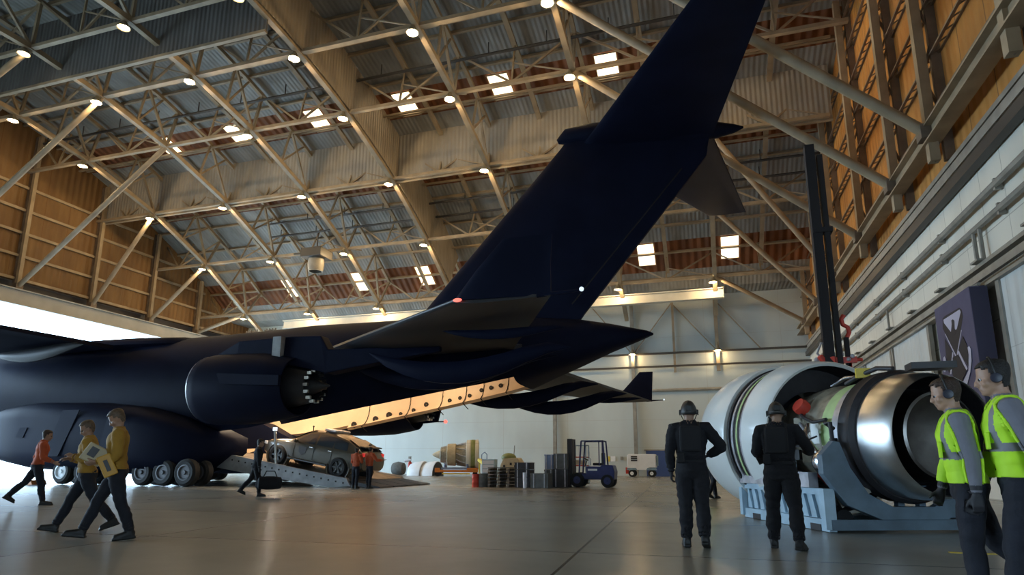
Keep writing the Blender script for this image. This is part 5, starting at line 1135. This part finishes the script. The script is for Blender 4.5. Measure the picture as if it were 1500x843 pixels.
# --- deck crew
def crew(label, H, loc, facing, jersey, legs, arms, lean=0, hd=(0, 5), hairm='hair_br', voxel=.012, grip=(.7, .7), jn='jersey', coat=False):
    P = person(label, H, loc, facing, legs, arms, {'skin': 'skin_dim', 'torso': jersey, 'leg': 'navy_tr', 'boot': 'boot', 'hand': 'skin_dim' if not coat else 'glove'}, lean=lean, head=hd, voxel=voxel, grip=grip)
    garment(P, jn, ['torso', 'sleeve', 'hips'], [jersey], .014, (lambda q: (q.z - P['dz']) / H > .535) if not coat else (lambda q: True), fold=.014, seed=H * 5)
    garment(P, 'trousers', ['hips', 'leg'], ['navy_tr' if not coat else 'blk'], .008, (lambda q: (q.z - P['dz']) / H < .56), fold=.010, seed=4)
    boots(P); hair(P, hairm, off=.012); return P
YF_ = (-.68, -.73)
PL = crew('sandy haired man in mustard jersey striding beside his taller companion', 1.74, (-9.3, 7.5, 0), YF_, 'ylw_j', {'L': (-24, 18, 1, -20), 'R': (27, 6, 1, 10)}, {'L': ((-.08, -.05, -1), (.45, .75, .35)), 'R': ((.1, .1, -1), (-.5, .8, .2))}, 4, (6, 24), 'hair_gy', .011)
PR = crew('taller man in mustard jersey striding and looking down at a held board', 1.80, (-7.95, 6.85, 0), YF_, 'ylw_j', {'L': (-14, 8, 1, -4), 'R': (27, 8, 1, 8)}, {'L': ((-.08, .0, -1), (.25, .85, -.2)), 'R': ((.1, .15, -1), (-.6, .75, .1))}, 4, (-6, 30), 'hair_gy', .011)
BC, BY = (-8.12, 6.62, 1.15), (-7.84, 6.6, 1.0)
def held(P, name, label, cat, off, size, mt, tilt, inset=None):
    c = V(off)
    t = thing(name, label, cat, c, P['rz']); Rm = Matrix.Rotation(tilt[0], 3, 'X') @ Matrix.Rotation(tilt[1], 3, 'Y')
    m = MB(); m.box((0, 0, 0), size, Rm); m.build('board', mt, t, bevel=.015)
    if inset: m = MB(); m.box(Rm @ V((-size[0] / 2 - .004, inset[0], inset[1])), (.012, inset[2], inset[3]), Rm); m.build('screen', 'black', t, bevel=.003)
    return t
M['cream_b'] = mat('cream_plastic_board', (.42, .34, .19), .5); M['ylw_b'] = mat('yellow_plastic_board', (.52, .27, .02), .5)
held(PR, 'tablet_board', 'cream board with a dark screen held between the two men in mustard', 'board', BC, (.04, .27, .25), 'cream_b', (.5, .0), (.03, .02, .10, .13))
held(PR, 'yellow_case', 'yellow case with a slot carried low by the taller man in mustard', 'case', BY, (.05, .17, .30), 'ylw_b', (-.45, .0), (0, 0, .05, .16))
crew('man in orange jersey striding past the white rimmed aircraft wheel', 1.84, (-15.9, 11.5, 0), (.58, .81), 'org_j', {'L': (-30, 14, 1, -30), 'R': (16, 6, 1, 0)}, {'L': ((-.1, -.25, -1), (-.05, .2, -1)), 'R': ((.1, .15, -1), (.0, .9, -.35))}, 6, (0, 4), 'hair_br', .013)
crew('man in dark coat walking past the ramp side with a large bag', 1.78, (-13.75, 16.8, 0), (.77, .64), 'blk', {'L': (-22, 20, 1, -24), 'R': (12, 6, 1, 0)}, {'L': ((-.12, .05, -1), (-.04, .15, -1)), 'R': ((.16, .12, -1), (.05, .2, -1))}, 3, (0, 4), 'hair_bk', .015, jn='coat', coat=True)
t = thing('duffel_bag', 'large dark duffel bag carried low by the man in the dark coat', 'bag', (-13.25, 16.85, .42), math.atan2(-.77, .64))
m = MB(); m.loft([[(.16 * q * math.cos(a), y, .2 * q * math.sin(a)) for a in [2 * PI * j / 14 for j in range(14)]] for y, q in ((-.36, .5), (-.32, .9), (-.1, 1.05), (.1, 1.05), (.32, .9), (.36, .5))], True); m.build('bag_body', 'blk', t, True)
m = MB(); m.path([(0, -.2, .18), (0, -.12, .36), (0, .12, .36), (0, .2, .18)], .018, 8); m.build('strap', 'boot', t)
crew('man in orange jersey standing behind the car with arms folded', 1.66, (-14.15, 23.35, 0), (.1, 1), 'org_j', {'L': (0, 0, 2, 0), 'R': (-3, 4, 2, 0)}, {'L': ((-.2, .2, -1), (.5, .8, .1)), 'R': ((.2, .2, -1), (-.5, .8, .1))}, 0, (0, 0), 'hair_bk', .016)
crew('man in orange jersey behind the car with one arm stretched out', 1.70, (-13.65, 23.6, 0), (.35, .94), 'org_j', {'L': (3, 4, 2, 0), 'R': (-3, 3, 2, 0)}, {'L': ((-.1, .1, -1), (-.05, .2, -1)), 'R': ((.5, .35, -.8), (.6, .7, .05))}, 0, (10, 0), 'hair_bk', .016)
def small_vest():
    P = person('man in lime vest mostly hidden behind the helmeted man walking away', 1.70, (.02, 20.8, 0), (.7, .7), {'L': (14, 6, 1, 0), 'R': (-16, 18, 1, -18)}, {'L': ((-.1, .2, -1), (0, .4, -1)), 'R': ((.1, -.2, -1), (0, .1, -1))}, {'skin': 'skin_dim', 'torso': 'grey_s', 'leg': 'navy_tr', 'boot': 'boot', 'hand': 'glove'}, voxel=.016)
    garment(P, 'safety_vest', ['torso', 'hips'], ['hivis', 'reflect'], .02, lambda q: (q.z - P['dz']) / 1.7 > .53, lambda q: 1 if .635 < (q.z - P['dz']) / 1.7 < .67 else 0); garment(P, 'trousers', ['hips', 'leg'], ['navy_tr'], .01); boots(P); hair(P, 'hair_br')
small_vest()
# ------------------------------------------------------------------ daylight and view
w = bpy.data.worlds.new('sky'); bpy.context.scene.world = w; w.use_nodes = True
bg = w.node_tree.nodes['Background']; bg.inputs[0].default_value = (.54, .77, 1.0, 1); bg.inputs[1].default_value = 16.0
def portal(loc, rot, sx, sy):
    l = bpy.data.lights.new('daylight_portal', 'AREA'); l.shape = 'RECTANGLE'; l.size = sx; l.size_y = sy; l.cycles.is_portal = True
    o = bpy.data.objects.new('daylight_portal', l); C.objects.link(o); o.location = loc; o.rotation_euler = rot
portal((XL + .3, 23, 6.1), (0, -PI / 2, 0), 12.2, 58)
portal((5.8, YF + .2, 2.2), (PI / 2, 0, 0), 4.8, 4.4)
s = bpy.context.scene
s.view_settings.view_transform = 'Standard'; s.view_settings.look = 'None'; s.view_settings.gamma = 1; s.view_settings.use_curve_mapping = False
s.view_settings.exposure = 0.15
s.cycles.use_denoising = True; s.cycles.max_bounces = 6; s.cycles.diffuse_bounces = 4; s.cycles.sample_clamp_indirect = 4
